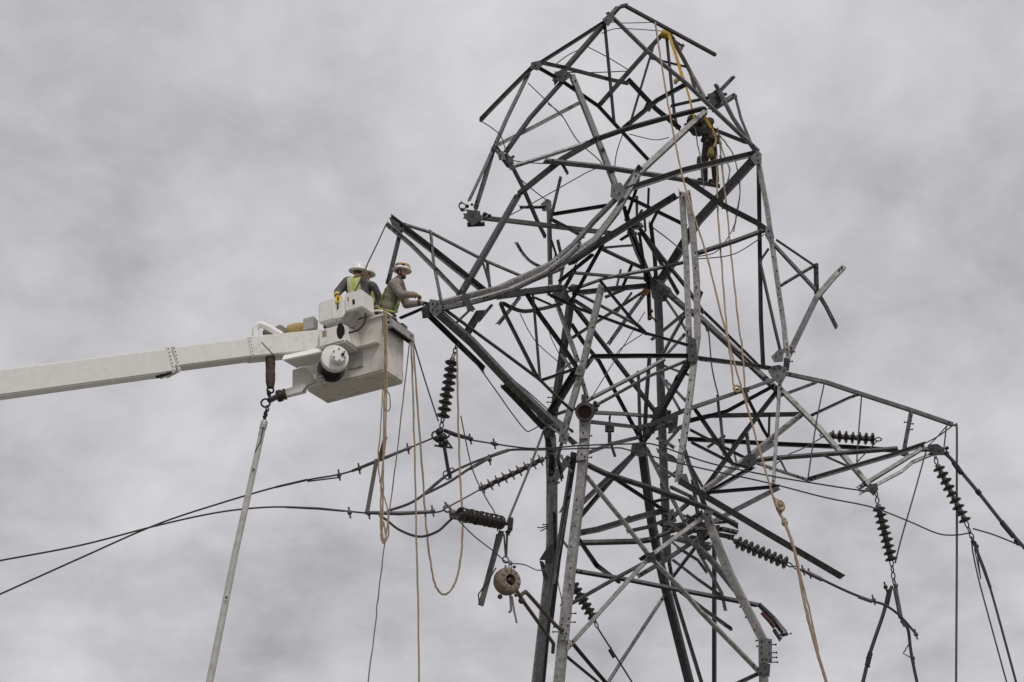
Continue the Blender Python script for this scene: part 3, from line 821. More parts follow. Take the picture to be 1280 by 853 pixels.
insulator('dark insulator string hanging straight from tip of right crossarm bracket', P(1097,630,-1), P(1114,700,-1), 9, top=P(1095,613,-1), bottom=P(1118,732,-1))
insulator('dark insulator string slanting right below outermost end of right crossarm', P(1171,580,-0.2), P(1207,652,-0.3), 9, top=P(1168,566,-0.2), bottom=P(1216,674,-0.3))
insulator('dark insulator string stretched to right from crumpled tower waist', P(917,676,-1.2), P(982,704,-1.6), 9, top=P(910,671,-1), bottom=P(1000,712,-1.7))
insulator('short dark insulator string slanting behind pale lower left leg', P(714,727,-0.8), P(741,771,-0.9), 7, top=P(708,716,-0.8), bottom=P(747,785,-0.9), disc_r=0.115)

# ------------------------------------------------------------------ conductors, cables and fittings
def wire(spec, name, label, cat, matn='cable', group=None, seg=6, k=7):
    a = spec.split(None, 1); pts = parse(a[1]); w = float(a[0]) * mpp(pts[len(pts) // 2])
    pp = smooth_path(pts, k)
    if name == 'rope':
        pp = [p_ + Vector((random.gauss(0, 0.0035), random.gauss(0, 0.0035), 0)) for p_ in pp]
        pp = [pts[0]] + pp[1:-1] + [pts[-1]]
    mb = MB(); mb.tube([p for p in pp], w / 2, seg, [w / 2 * (random.uniform(0.88, 1.12) if name == 'rope' else 1.0) for _ in pp])
    o = mb.build(name, matn, base=pts[0].copy()); return tag(o, label, cat, group)
def fitting(o, spec, name, matn='rod_grey', lugs=()):      # a sleeve or clamp carried by a wire
    a = spec.split(None, 1); pts = parse(a[1]); w = float(a[0]) * mpp(pts[0]); mb = MB()
    mb.tube(pts, w / 2, 8, [w * 0.42] + [w / 2] * (len(pts) - 2) + [w * 0.42] if len(pts) > 2 else [w / 2] * 2)
    for x, y, dd in lugs:
        c = P(x, y, dd); mb.ball(c, 0.045, seg=7); mb.tube([c + Vector((-0.02, 0, 0.10)), c + Vector((0.02, 0, -0.10))], 0.017)
    return mb.build(name, matn, o)
o = wire('2.2 -40,761,-6 0,743,-5.8 100,698,-5.3 193,657,-5 270,631,-4.8 345,609,-4.6 385,600,-4.5 440,589,-4.4 514,559,-4.2 548,545,-4.1', 'conductor_cable', 'grey conductor cable rising from left edge to hanging left insulator', 'cable')
fitting(o, '4.5 440,589,-4.42 475,575,-4.3 514,559,-4.22', 'dead_end_sleeve', lugs=[(449,586,-4.4),(510,561,-4.2),(424,594,-4.45)])
fitting(o, '3 345,609,-4.6 384,600,-4.52', 'splice_sleeve', 'cable')
fitting(o, '2 384,602,-4.55 424,597,-4.47', 'tail_strand', 'cable')
o = wire('2.2 -40,709,-6.5 0,701,-6.3 100,682,-5.8 193,658,-5.5 260,643,-5.3 310,636,-5.2 357,634,-5.1 420,638,-5 470,642,-5 540,641,-5 556,637,-5', 'conductor_cable', 'grey conductor cable with level thick sleeve below the bucket ropes', 'cable')
fitting(o, '5.5 456,641,-5 500,642,-5 541,640,-5', 'dead_end_sleeve', lugs=[(461,642,-5),(541,639,-5),(437,641,-5)])
fitting(o, '3.4 357,634,-5.1 400,636,-5.05 430,639,-5', 'splice_sleeve', 'cable')
wire('3.2 474,644,-5 484,651,-5 500,663,-5.05 524,671,-5.1 546,665,-5.1 560,653,-5.1 571,643,-5.1', 'jumper_cable', 'drooping jumper cable looped under the level sleeve', 'cable')
wire('2.0 556,636,-5 575,626,-4.2 602,611,-2.5', 'link_rod', 'thin straight rod leading to the rust-brown insulator', 'rod')
mb = MB()
mb.torus(P(559,636,-5), Vector((0.3,-1,0)), 0.06, 0.018); mb.tube([P(556,628,-5), P(566,640,-5), P(573,646,-5.2)], 0.02); mb.ball(P(566,642,-5.1), 0.07); mb.ball(P(574,643,-5.3), 0.06); mb.tube([P(563,646,-5.1), P(570,648,-5.2)], 0.03)
tag(mb.build('shackle', 'rod_grey', base=P(560,640,-5)), 'small shackle joining level cable to thick dark insulator', 'shackle')
o = wire('3.2 484,639,-5 511,630,-4.8 530,618,-4.6 556,596,-4.2 583,582,-3.9 611,571,-3.3 635,563,-2.9 672,562,-2.5 700,561,-2.3', 'jumper_cable', 'upper jumper cable of the twin pair rising toward tower', 'cable')
fitting(o, '4.5 530,618,-4.6 545,605,-4.4 556,596,-4.2', 'cable_sleeve', 'cable')
fitting(o, '4.5 612,571,-3.3 635,563,-2.9', 'cable_sleeve', 'rod_grey')
o = wire('3.4 531,618,-4.65 561,603,-4.3 590,584,-3.95 611,573,-3.45', 'jumper_cable', 'lower jumper cable of the twin pair under the hanging clamp', 'cable')
fitting(o, '4.4 588,586,-4 611,573,-3.45', 'cable_sleeve', 'rod_grey', lugs=[(612,575,-3.4)])
o = wire('2 554,537,-4.1 576,547,-3.9 618,555,-3.4 670,561,-2.6 729,557,-2.3 798,555,-2.3 822,557,-2.3 880,577,-2.2 923,587,-2 974,597,-1.8 1060,611,-1.3 1093,615,-1.05', 'conductor_cable', 'thin cable from left hanging insulator through tower to right bracket', 'cable')
fitting(o, '6 555,538,-4.1 570,544,-4 590,549,-3.75', 'cable_clamp', 'cable', lugs=[(588,549,-3.75)]); fitting(o, '4 614,554,-3.45 622,556,-3.35', 'cable_clip', 'cable', lugs=[(618,555,-3.4)])
wire('1.9 664,563,-2.7 763,560,-2.5 787,563,-2.4 840,577,-2.3 892,589,-2.2 961,604,-2 1031,622,-1.6 1089,634,-1.3 1134,651,-0.9 1172,667,-0.5 1195,669,-0.4 1213,666,-0.3', 'conductor_cable', 'lower thin cable sagging past right insulator to the outermost string', 'cable')
wire('1.9 1216,661,-0.3 1243,669,-0.5 1280,684,-0.8 1320,700,-1', 'conductor_cable', 'short thin cable leaving right edge from the outermost insulator', 'cable')
# hanging clamp under the left insulator
mb = MB(); dd = -4.15
for x, y, r in [(549,540,.07),(553,547,.09),(547,549,.06),(556,553,.07),(552,556,.06)]: mb.ball(P(x, y, dd), r, seg=8)
mb.torus(P(546,545,dd), Vector((0.3,-1,0.1)), 0.09, 0.018); mb.torus(P(556,543,dd), Vector((0.1,-1,0.3)), 0.085, 0.018)
mb.tube([P(543,557,dd), P(566,560,dd)], 0.02); mb.tube([P(560,553,dd), P(565,560,dd)], 0.018); mb.tube([P(544,551,dd), P(560,558,dd)], 0.016)
cl = mb.build('suspension_clamp', 'bolt_steel', base=P(552,535,dd)); tag(cl, 'dark suspension clamp under the left hanging insulator', 'clamp')
mb = MB(); mb.tube([P(555,556,dd), P(560,586,dd), P(563,598,dd)], 0.034); mb.build('clamp_rod', 'bolt_steel', cl)
mb = MB(); mb.torus(P(559,594,dd), Vector((0.5,-1,0)), 0.08, 0.012); mb.torus(P(565,588,dd), Vector((0.2,-1,0)), 0.04, 0.012); mb.build('ring', 'bolt_steel', cl)
# right side cables
wire('2 1159,559,-0.3 1142,620,-0.7 1127,672,-0.9 1119,704,-1', 'tie_wire', 'straight wire slanting from right crossarm end to bracket insulator foot', 'wire')
o = wire('3 1189,532,-0.2 1194,532,-0.2 1196,536,-0.2 1196,600,-0.2 1196,700,-0.2 1195,870,-0.2', 'hand_line', 'grey line hanging plumb from the right crossarm tip', 'rope', 'rod_grey')
o = wire('4.6 1167,561,-0.2 1178,565,-0.2 1188,573,-0.25 1199,587,-0.3 1224,617,-0.5 1250,650,-0.7 1266,669,-0.8 1300,706,-1.1', 'dead_end_rod', 'thick dark cable end slanting off right edge from crossarm tip', 'cable', 'cable')
fitting(o, '7 1192,578,-0.3 1202,592,-0.35', 'cable_sleeve', 'bolt_steel', lugs=[(1184,567,-0.2),(1196,583,-0.3)])
fitting(o, '7 1221,613,-0.5 1225,618,-0.5', 'cable_sleeve', 'bolt_steel'); fitting(o, '7 1252,653,-0.7 1267,671,-0.8', 'cable_sleeve', 'bolt_steel', lugs=[(1256,657,-0.7),(1270,676,-0.8)])
o = wire('4.8 1115,733,-1 1110,745,-1 1104,768,-1 1093,800,-1 1086,822,-1 1078,856,-1 1070,890,-1', 'conductor_cable', 'thick cable dropping left from bracket insulator foot', 'cable')
fitting(o, '6.5 1112,738,-1 1108,757,-1', 'cable_sleeve', 'bolt_steel', lugs=[(1107,734,-1)]); fitting(o, '6.5 1088,816,-1 1084,832,-1', 'cable_sleeve', 'bolt_steel', lugs=[(1085,828,-1)])
o = wire('4 1119,733,-1 1123,755,-1 1128,777,-1 1135,787,-1.1 1138,810,-1.1 1142,833,-1.1 1150,870,-1.1', 'conductor_cable', 'kinked cable dropping right from bracket insulator foot', 'cable')
fitting(o, '6 1119,736,-1 1126,773,-1', 'cable_sleeve', 'rod_grey', lugs=[(1120,732,-1),(1128,777,-1)]); fitting(o, '1.8 1137,804,-1.1 1129,817,-1.1 1140,823,-1.1', 'tail_strand', 'cable', lugs=[(1141,823,-1.1)])
o = wire('3.2 1000,712,-1.7 1020,721,-1.7 1060,740,-1.6 1089,751,-1.5 1107,757,-1.4 1126,771,-1.2 1146,794,-1.2', 'conductor_cable', 'cable running right from the waist insulator to the kinked cable', 'cable')
fitting(o, '5.5 1008,715,-1.7 1028,725,-1.7', 'cable_sleeve', 'rod_grey', lugs=[(1012,717,-1.7),(1004,713,-1.7)]); fitting(o, '5 1073,746,-1.55 1090,752,-1.5', 'cable_sleeve', 'rod_grey', lugs=[(1092,750,-1.5),(1145,793,-1.2)])
o = wire('3 1216,674,-0.3 1222,690,-0.3 1230,712,-0.4 1238,736,-0.4 1252,786,-0.5 1272,860,-0.6 1280,890,-0.6', 'conductor_cable', 'outer of two cables dropping below the outermost insulator', 'cable')
fitting(o, '4.6 1219,683,-0.3 1230,712,-0.4 1238,735,-0.4', 'cable_sleeve', 'cable', lugs=[(1216,677,-0.3),(1221,683,-0.3)])
o = wire('2 1215,676,-0.3 1216,690,-0.3 1224,727,-0.4 1241,790,-0.5 1261,863,-0.6 1268,890,-0.6', 'conductor_cable', 'inner of two cables dropping below the outermost insulator', 'cable')
fitting(o, '1.4 1218,686,-0.3 1226,724,-0.3', 'tail_strand', 'cable'); fitting(o, '1.4 1221,688,-0.3 1226,724,-0.3', 'tail_strand', 'cable')
o = wire('2.2 747,785,-0.9 768,818,-0.8 790,853,-0.7 812,890,-0.6', 'conductor_cable', 'thin cable slanting down from the insulator behind lower left leg', 'cable')
fitting(o, '5 762,812,-0.8 768,822,-0.8', 'cable_clamp', 'bolt_steel', lugs=[(765,816,-0.8)])
wire('3.2 681,535,-2.2 660,590,-3.2 633,656,-4.6', 'link_rod', 'straight brown-grey rod from tower to thick dark insulator end', 'rod', 'rod_grey')
wire('1.6 576,520,-4.2 590,585,-4.3 607,622,-4.4 618,641,-4.5 622,664,-4.6', 'tie_wire', 'thin wire looping past right side of the rust-brown insulator', 'wire')
wire('1.6 578,433,-3.9 600,461,-3.6 621,490,-3.3 640,517,-3 657,538,-2.8 664,538,-2.6 673,533,-2.4', 'tie_wire', 'thin wire bowed under the lower left crossarm beam', 'wire')
wire('1.6 566,643,-5 590,668,-4.9 618,690,-4.7 634,703,-4.5 655,706,-3.8 672,713,-2.5 684,711,0', 'tie_wire', 'thin wire from level cable shackle past wooden drum to leg', 'wire')

# ------------------------------------------------------------------ wooden drum, strap and clamp stick
dd = -4.5
root = thing('wooden_drum', P(634,727,dd), 'round tan wooden drum hanging from chain beside the left legs', 'drum')
c = P(634,727,dd); ax = Vector((0.55, -0.83, 0.05)).normalized()
R = 17.5 * mpp(c)
mb = MB(); mb.lathe(c - ax * 0.13, ax, [(-0.04, R * 0.62), (0.0, R * 0.84), (0.05, R * 0.96), (0.12, R), (0.19, R * 0.97), (0.235, R * 0.88), (0.25, R * 0.76), (0.252, R * 0.42), (0.10, R * 0.38)], 26); mb.build('drum_body', 'wood_tan', root)
mb = MB(); mb.lathe(c - ax * 0.035, ax, [(0, R * 0.39), (0.06, R * 0.39)], 18); mb.build('drum_opening', 'cavity_shade', root)  # black disc painted as the shade down the drum's hole
a_ = ax.orthogonal().normalized(); b_ = ax.cross(a_)
for k in range(10):
    th = k * 0.628 + 0.2; u = a_ * math.cos(th) + b_ * math.sin(th); w_ = ax.cross(u)
    mb = MB(); mb.box(c + ax * 0.112 + u * R * 0.52 - w_ * 0.006, u * R * 0.3, w_ * 0.012, ax * 0.014); mb.build('cleat', 'leather_brown', root, smooth=0)
mb = MB(); mb.ball(P(625,746,dd - 0.05), 0.045); mb.ball(P(645,744,dd - 0.05), 0.035); mb.ball(P(643,709,dd), 0.03); mb.build('drum_lug', 'rust', root)
mb = MB(); mb.torus(P(632,700,dd), Vector((0.4,-1,0)), 0.055, 0.013); mb.torus(P(632,711,dd), Vector((1,-0.2,0)), 0.05, 0.013)
for y in (704, 708): mb.torus(P(638, y, dd), Vector((0.8,-1,0)), 0.035, 0.01)
mb.tube([P(634,664,dd), P(633,696,dd)], 0.02); mb.tube([P(630,668,dd), P(632,696,dd)], 0.016); mb.build('hanger', 'rod_grey', root)
mb = MB(); mb.tube(parse('638,744,-4.5 639,763,-4.5 636,766,-4.5'), 0.022); mb.tube(parse('640,746,-4.5 643,765,-4.5 646,779,-4.5'), 0.018); mb.build('rag', 'rope_grey', root)
root = thing('clamp_stick', P(692,805,-2.4), 'brown tubular clamp stick reaching from wooden drum to left leg', 'tool')
mb = MB(); mb.tube(parse('637,724,-4.62 652,749,-4.1 692,805,-2.5 691,816,-2.3'), 0.034); mb.build('shaft', 'stick_brown', root)
mb = MB(); mb.tube(smooth_path(parse('652,750,-4.1 651,745,-4.05 656,741,-3.95 661,744,-3.7 694,781,-2.5 704,788,-2.25')), 0.036); mb.build('hook_arm', 'stick_brown', root)
mb = MB(); mb.ball(P(652,751,-4.12), 0.06); mb.build('joint', 'rust', root)
root = thing('hanging_bracket', P(627,663,-4.6), 'narrow grey metal bracket dangling beside the wooden drum', 'bracket')
mb = MB(); pr = [(-0.05, -0.02), (0.05, -0.02), (0.05, 0.02), (-0.05, 0.02)]
mb.sweep(parse('627,664,-4.6 619,690,-4.6 613,712,-4.6 601,757,-4.6'), pr); mb.build('bar', 'rod_grey', root, smooth=0)
mb = MB(); mb.sweep(parse('622,668,-4.7 615,700,-4.7 611,712,-4.7'), [(x * 0.5, y * 0.5) for x, y in pr]); mb.build('strip', 'steel_dark', root, smooth=0)
mb = MB(); mb.tube(parse('620,710,-4.65 613,722,-4.65 598,743,-4.65 599,755,-4.65 603,758,-4.65'), 0.012); mb.build('wire_loop', 'cable', root)
root = thing('end_clamp', P(637,655,-4.6), 'small dark clamp at right end of thick insulator string', 'clamp')
mb = MB(); mb.box(P(634,662,-4.7), Vector((0.09,0,0)), Vector((0,0.14,0)), Vector((0.02,0,0.22))); mb.build('block', 'bolt_steel', root, bevel=0.015)
mb = MB(); mb.lathe(P(635,664,-4.65), Vector((0.2,-0.2,-1)), [(0,.05),(.03,.05),(.03,.02),(.08,.02)], 10); mb.build('stud', 'bolt_steel', root)

# ------------------------------------------------------------------ ropes
def rope(spec, label, matn='rope_tan', k=7): return wire(spec, 'rope', label, 'rope', matn, k=k)
o = rope('2.4 819,28,-0.4 826,74,-0.6 835,130,-0.9 844,178,-1.1 853,220,-1.3 866,266,-1.6 880,308,-1.8 893,358,-2 912,433,-2.2 926,481,-2.3 942,537,-2.4 950,565,-2.5 967,623,-2.6 977,642,-2.6', 'long yellow rope crossing front of tower from top to knot')
o = rope('4 967,622,-2.6 974,640,-2.6 981,654,-2.65 991,681,-2.7 997,707,-2.75 1007,760,-2.8 1019,806,-2.8 1030,843,-2.8 1042,880,-2.8', 'thick tan rope tail hanging below the knot', 'rope_tan')
mb = MB()
for x, y, r in [(971,627,.055),(974,631,.06),(977,637,.05),(981,654,.065),(980,650,.05)]: mb.ball(P(x, y, -2.62), r)
mb.torus(P(975,632,-2.65), Vector((0.6,-1,0.2)), 0.09, 0.03); mb.build('knot', 'rope_tan', o)
rope('2.2 992,686,-2.75 1003,728,-2.8 1011,760,-2.8 1020,800,-2.8 1026,830,-2.75 1034,860,-2.7 1040,890,-2.7', 'second tan rope strand beside the thick rope tail')
o = rope('2.2 896,195,0.2 897,260,-0.4 903,340,-0.9 908,407,-1.2 912,440,-1.3 917,482,-1.4', 'left tan rope fall running down to small rope pulley', 'rope_tan')
rope('2.2 931,484,-1.4 927,430,-1.3 923,405,-1.2 914,320,-0.8 908,255,-0.4 900,195,0.2', 'right tan rope fall running up from small rope pulley', 'rope_tan')
root = thing('rope_pulley', P(924,486,-1.4), 'small pale pulley wheel hung on two rope falls', 'pulley')
mb = MB(); mb.torus(P(921,486,-1.4), Vector((0.2,-1,0)), 0.065, 0.022, 18); mb.build('sheave', 'rope_yellow', root)
mb = MB(); mb.box(P(918,492,-1.36), Vector((0.30,0,0.04)), Vector((0,0.06,0)), Vector((0,0,0.10))); mb.build('cheek', 'steel_dark', root, bevel=0.01)
mb = MB(); mb.tube(parse('931,487,-1.4 934,497,-1.4 933,503,-1.4'), 0.035); mb.build('tail', 'leather_brown', root)
rope('1.8 899,170,0.3 903,188,0.2 910,205,0 912,217,-0.1 905,245,0 903,262,0.1', 'dark line looping from climber belt past black diagonal beam', 'rope_grey')
rope('1.8 898,168,0.35 908,180,0.3 918,198,0 925,235,-0.2 921,265,-0.2 917,290,-0.2', 'grey line hanging right of the climber', 'rope_grey')
rope('1.8 897,160,0.2 902,200,0.1 905,230,0 908,262,0', 'thin grey line close beside climber right leg', 'rope_grey')
rope('1.6 867,150,-0.1 873,185,0 876,200,0 880,235,0.1', 'thin line hanging from climber hands', 'rope_grey')
o = wire('1.8 877,401,-1 885,411,-1 890,460,-1 898,495,-0.9', 'tie_wire', 'thin wire with dark weights hanging from right diagonal', 'wire')
fitting(o, '3.6 897,494,-0.9 899,520,-0.9', 'weight', 'bolt_steel'); fitting(o, '4 883,408,-1 885,414,-1', 'clip', 'bolt_steel')
# sling over the top
sl = thing('yellow_sling', P(833,41,0.6), 'bright yellow sling wrapped round top joint and hanging to climber', 'sling')
mb = MB(); cc = P(833,41,0.75); mb.lathe(cc - Vector((0.13,0,0.02)), Vector((1,0.1,-0.25)), [(0,.085),(.02,.10),(.12,.105),(.2,.10),(.24,.08)], 14); mb.build('wrap', 'sling_yellow', sl)
mb = MB(); mb.sweep(smooth_path(parse('836,43,0.55 845,70,0.45 853,96,0.35 856,103,0.3')), [(-.034,-.012),(.034,-.012),(.034,.012),(-.034,.012)]); mb.build('strap', 'sling_yellow', sl, smooth=0)
mb = MB(); mb.sweep(smooth_path(parse('856,103,0.3 861,120,0.25 866,140,0.2 869,152,0.1')), [(-.022,-.012),(.022,-.012),(.022,.012),(-.022,.012)]); mb.build('strap', 'sling_yellow', sl, smooth=0)
mb = MB(); mb.capsule(P(845,101,0.5), P(844,104,0.5), 0.06, 0.04); mb.capsule(P(845,101,0.5), P(850,100,0.45), 0.03, 0.03); mb.build('sling_knot', 'rope_yellow', sl, remesh=0.02)
rope('3.5 839,43,0.7 849,62,0.6 860,84,0.55 866,103,0.5 871,116,0.5', 'dark cord beside the yellow sling at tower top', 'leather_brown')
# ropes below the bucket
D = -5.7
o = rope('2.4 514,428,-5.1 517,520,-5.1 520,652,-5.1 523,780,-5.1 524,880,-5.1', 'straight tan rope falling from bucket corner past the conductor sleeve')
rope('2.6 516,428,-5.2 523,520,-5.1 530,618,-5.0 534,670,-4.95 540,714,-4.9 545,733,-4.9 553,743,-4.85 563,739,-4.8 571,722,-4.7 577,688,-4.65 578,648,-4.6 574,568,-4.5 572,479,-4.4 571,437,-4.3', 'tan rope loop sagging between bucket corner and left insulator top')
rope('1.8 512,428,-5.1 500,535,-5.1 488,631,-5.1 477,710,-5.1 469,780,-5.1 457,880,-5.1', 'grey line slanting left and down from the bucket corner', 'rope_grey')
wire('1.8 517,428,-5 532,478,-4.5 548,527,-4.15', 'tie_wire', 'thin dark wire from bucket corner to hanging insulator foot', 'wire')
rope('2.4 480,387,-5.75 481,450,-5.75 480,520,-5.7 479,600,-5.65 478,665,-5.6 482,676,-5.6 486,664,-5.6 484,648,-5.6', 'front tan rope hanging down bucket face to small loop', 'rope_tan')
rope('2.4 483,387,-5.78 483,455,-5.78 482,540,-5.7 477,600,-5.65 476,660,-5.6 479,679,-5.6 482,668,-5.6 479,652,-5.6', 'second tan rope beside the bucket face rope', 'rope_tan')
rope('1.8 479,480,-5.7 476,530,-5.7 473,575,-5.65 476,606,-5.6 483,630,-5.6 485,650,-5.6', 'thin tan line bowed left of bucket face ropes', 'rope_tan')
rope('1.5 483,486,-5.6 487,495,-5.6 488,508,-5.6 485,514,-5.6 480,511,-5.6', 'small cord loop under bucket bottom', 'rope_grey')
root = thing('wooden_lath', P(470,600,-5.4), 'narrow grey wooden lath hung upright on bucket ropes', 'lath')
mb = MB(); pr = [(-.035,-.01),(.035,-.01),(.035,.01),(-.035,.01)]; mb.sweep(parse('482,546,-5.5 474,575,-5.45'), pr); mb.build('upper_lath', 'leather_brown', root, smooth=0)
mb = MB(); mb.sweep(parse('471,574,-5.42 459,640,-5.2'), pr); mb.build('lower_lath', 'rope_grey', root, smooth=0)
wire('2 483,280,-4.3 470,308,-4.6 459,331,-5.1 455,341,-5.6 447,358,-5.72 444,364,-5.8', 'tag_line', 'dark tag line from left crossarm tip to control box', 'rope', 'cable')

# ------------------------------------------------------------------ aerial lift: boom, winch head and bucket
lift = thing('aerial_lift', P(-260, 518, -10.2), 'white telescopic boom of a bucket truck carrying a two-man bucket', 'bucket truck')
def beam_frame(A, B):
    t = (B - A).normalized(); s_ = Vector((t.y, -t.x, 0)).normalized(); return t, s_, s_.cross(t)     # along, towards viewer, up
def beam(A, B, h, w, h2=None, w2=None):
    t, s_, u = beam_frame(A, B); h2 = h2 or h; w2 = w2 or w; mb = MB()
    q = [A + s_ * (w / 2) * i + u * (h / 2) * j for i, j in ((1,-1),(-1,-1),(-1,1),(1,1))] + [B + s_ * (w2 / 2) * i + u * (h2 / 2) * j for i, j in ((1,-1),(-1,-1),(-1,1),(1,1))]
    mb.add(q, [(0,1,2,3),(7,6,5,4),(0,4,5,1),(1,5,6,2),(2,6,7,3),(3,7,4,0)]); return mb
A1, B1 = P(-260,516,-10.2), P(210,453.5,-6.3)
b1 = beam(A1, B1, 0.42, 0.40).build('outer_boom', 'boom_paint', lift, bevel=0.025)
A2, B2 = P(190,453.5,-6.4), P(318,437,-5.75)
b2 = beam(A2, B2, 0.345, 0.33).build('inner_boom', 'boom_paint', lift, bevel=0.02)
A3, B3 = P(308,438,-5.8), P(402,428.7,-5.35)
b3 = beam(A3, B3, 0.375, 0.37).build('boom_tip', 'white_paint', lift, bevel=0.02)
t, s_, u = beam_frame(A1, B1)
c = P(207,453.8,-6.32)
for off in (-0.05, 0.07):
    mb = MB()
    mb.box(c + t * off - s_ * 0.215 - u * 0.225, t * 0.05, s_ * 0.43, u * 0.45); mb.build('collar_band', 'boom_paint', b1, bevel=0.006)
mb = MB()
for off in (-0.025, 0.095):
    for k in range(7): mb.ball(c + t * off + s_ * 0.217 + u * (-0.19 + k * 0.063), 0.011, seg=6)
tag(mb.build('rivets', 'bolt_steel', b1), kind='stuff')
mb = MB(); mb.tube([P(195,472,-6.55), P(208,468,-6.5), P(214,466,-6.5)], 0.025); mb.build('boom_wear_pad', 'black_rubber', b1)
t3, s3, u3 = beam_frame(A3, B3)
mb = MB()
for k in range(6): mb.ball(A3 + t3 * 0.05 + s3 * 0.187 + u3 * (-0.15 + k * 0.06), 0.009, seg=6)
for q in ((403,420),(403,440),(399,438)): mb.ball(ray_plane(q[0] - 3, q[1] - 3, A3 + s3 * 0.187, s3), 0.014, seg=6)
tag(mb.build('rivets', 'bolt_steel', b3), kind='stuff')
mb = MB(); q0 = ray_plane(327,428,A3 + s3 * 0.186, s3); q1 = ray_plane(343,445,A3 + s3 * 0.186, s3); mb.tube([q0, q1], 0.008); mb.build('seam', 'bolt_steel', b3)
# tube handrail and bundle on top of the boom tip
mb = MB(); mb.tube(smooth_path(parse('320,424,-5.6 319,413,-5.6 323,407,-5.6 330,407,-5.6 352,419,-5.55'), 5), 0.06, 10); mb.build('handrail', 'white_paint', lift)
mb = MB(); mb.capsule(P(334,416,-5.4), P(348,417,-5.4), 0.09, 0.10); mb.capsule(P(350,412,-5.4), P(356,416,-5.4), 0.09, 0.07); mb.build('tool_roll', 'rope_grey', lift, remesh=0.025)
mb = MB(); mb.capsule(P(364,412,-5.45), P(376,409,-5.45), 0.10, 0.09); mb.build('yellow_bag', 'rope_yellow', lift, remesh=0.025)
mb = MB(); mb.box(P(378,414,-5.5), Vector((0.2,-0.05,0.03)), Vector((0.05,0.22,0)), Vector((0,0,0.24))); mb.build('bracket_box', 'alloy', lift, bevel=0.012)

BV = Vector((0.425, 0.905, 0)).normalized()
BU = Vector((0.905, -0.425, 0.085)).normalized(); BZ = BU.cross(BV).normalized(); BV = BZ.cross(BU)
C0 = P(480, 463, -5.6)
def L(a, b, c_): return C0 + BU * a + BV * b + BZ * c_
def at_front(px, py, b):
    p = ray_plane(px, py, C0 + BV * b, BV) - C0; return p.dot(BU), p.dot(BZ)
def fbox(x0, y0, x1, y1, b0, b1, name, matn, parent=None, bevel=0.015):
    # box whose near face spans the photo rectangle's left bottom (x0, y0) to right top (x1, y1)
    a0, c0 = at_front(x0, y0, b0); a1, c1 = at_front(x1, y1, b0)
    mb = MB(); mb.box(L(a0, b0, c0), BU * (a1 - a0), BV * (b1 - b0), BZ * (c1 - c0)); return mb.build(name, matn, parent or lift, bevel=bevel)
# bucket shell: open-topped tapered box with wall thickness
def ring(a0, a1, b0, b1, c_): return [L(a0,b0,c_), L(a1,b0,c_), L(a1,b1,c_), L(a0,b1,c_)]
LB = 1.60; WB = 0.74; HB = 1.03
mb = MB()
r0 = ring(-LB + 0.04, -0.0, 0.0, WB - 0.02, 0); r1 = ring(-LB, 0.05, -0.02, WB + 0.02, HB)
r2 = ring(-LB + 0.05, 0.0, 0.03, WB - 0.03, HB); r3 = ring(-LB + 0.09, -0.05, 0.05, WB - 0.07, 0.06)
vs_ = r0 + r1 + r2 + r3; fs = [(3,2,1,0)]
for k in range(3):
    for j in range(4):
        l = (j + 1) % 4; fs.append((k*4+j, k*4+l, (k+1)*4+l, (k+1)*4+j))
fs.append((12,13,14,15)); mb.add(vs_, fs); bucket = mb.build('bucket', 'bucket_shell', lift, bevel=0.03)
rim = MB()
for a0, a1, b0, b1 in ((-LB - 0.03, 0.09, -0.06, 0.03), (-LB - 0.03, 0.09, WB - 0.03, WB + 0.06), (-LB - 0.03, -LB + 0.05, 0.03, WB - 0.03), (0.0, 0.09, 0.03, WB - 0.03)):
    rim.box(L(a0, b0, HB - 0.03), BU * (a1 - a0), BV * (b1 - b0), BZ * 0.06)
rim.build('rim', 'bucket_shell', bucket, bevel=0.015)
mb = MB(); mb.box(L(-LB + 0.06, 0.02, -0.012), BU * (LB - 0.08), BV * (WB - 0.06), BZ * 0.011); mb.build('floor_plate', 'bucket_shell', bucket, bevel=0.003)
fbox(440,437,470,425,-0.13,0.02,'step_ledge','bucket_shell', bucket, 0.02)
fbox(434,463,452,439,-0.035,0.03,'step_recess','alloy', bucket, 0.01)
mb = MB(); mb.tube([L(-0.66,-0.03,0.62), L(-0.66,-0.03,0.85)], 0.008); mb.build('seam', 'white_paint', bucket)
# tool tray on the right end
mb = MB(); mb.box(L(0.085, -0.02, 0.78), BU * 0.12, BV * 0.86, BZ * 0.17); tray = mb.build('tool_tray', 'alloy', lift, bevel=0.012)
mb = MB(); mb.box(L(0.10, 0.06, 0.772), BU * 0.09, BV * 0.72, BZ * 0.02); mb.build('tray_slot', 'cavity_shade', tray, smooth=0)  # black strip for the shade in the slot
mb = MB(); mb.ball(L(0.15, -0.025, 0.87), 0.022); mb.ball(L(0.21, 0.7, 0.86), 0.02); mb.build('tray_pin', 'bolt_steel', tray)
for k, (b_, z_) in enumerate([(0.02, 1.06), (0.22, 1.10), (0.42, 1.07), (0.6, 1.09)]):
    mb = MB(); mb.box(L(0.0, b_, z_ - 0.06), BU * 0.11, BV * 0.19, BZ * (0.07 + 0.02 * (k % 2))); mb.build('rim_pad', 'canvas', lift, bevel=0.02)
mb = MB(); mb.tube(smooth_path([L(-0.22,0.0,1.03), L(-0.2,-0.02,1.12), L(-0.08,-0.03,1.15), L(0.05,0.05,1.12), L(0.1,0.2,1.09)], 5), 0.022); mb.build('grab_rail', 'white_paint', lift)
mb = MB(); mb.tube(smooth_path([L(0.07,0.05,1.0), L(0.1,0.3,1.06), L(0.1,0.6,0.98), L(0.1,0.78,0.9), L(0.16,0.82,0.86)], 5), 0.018); mb.build('hose', 'black_rubber', lift)
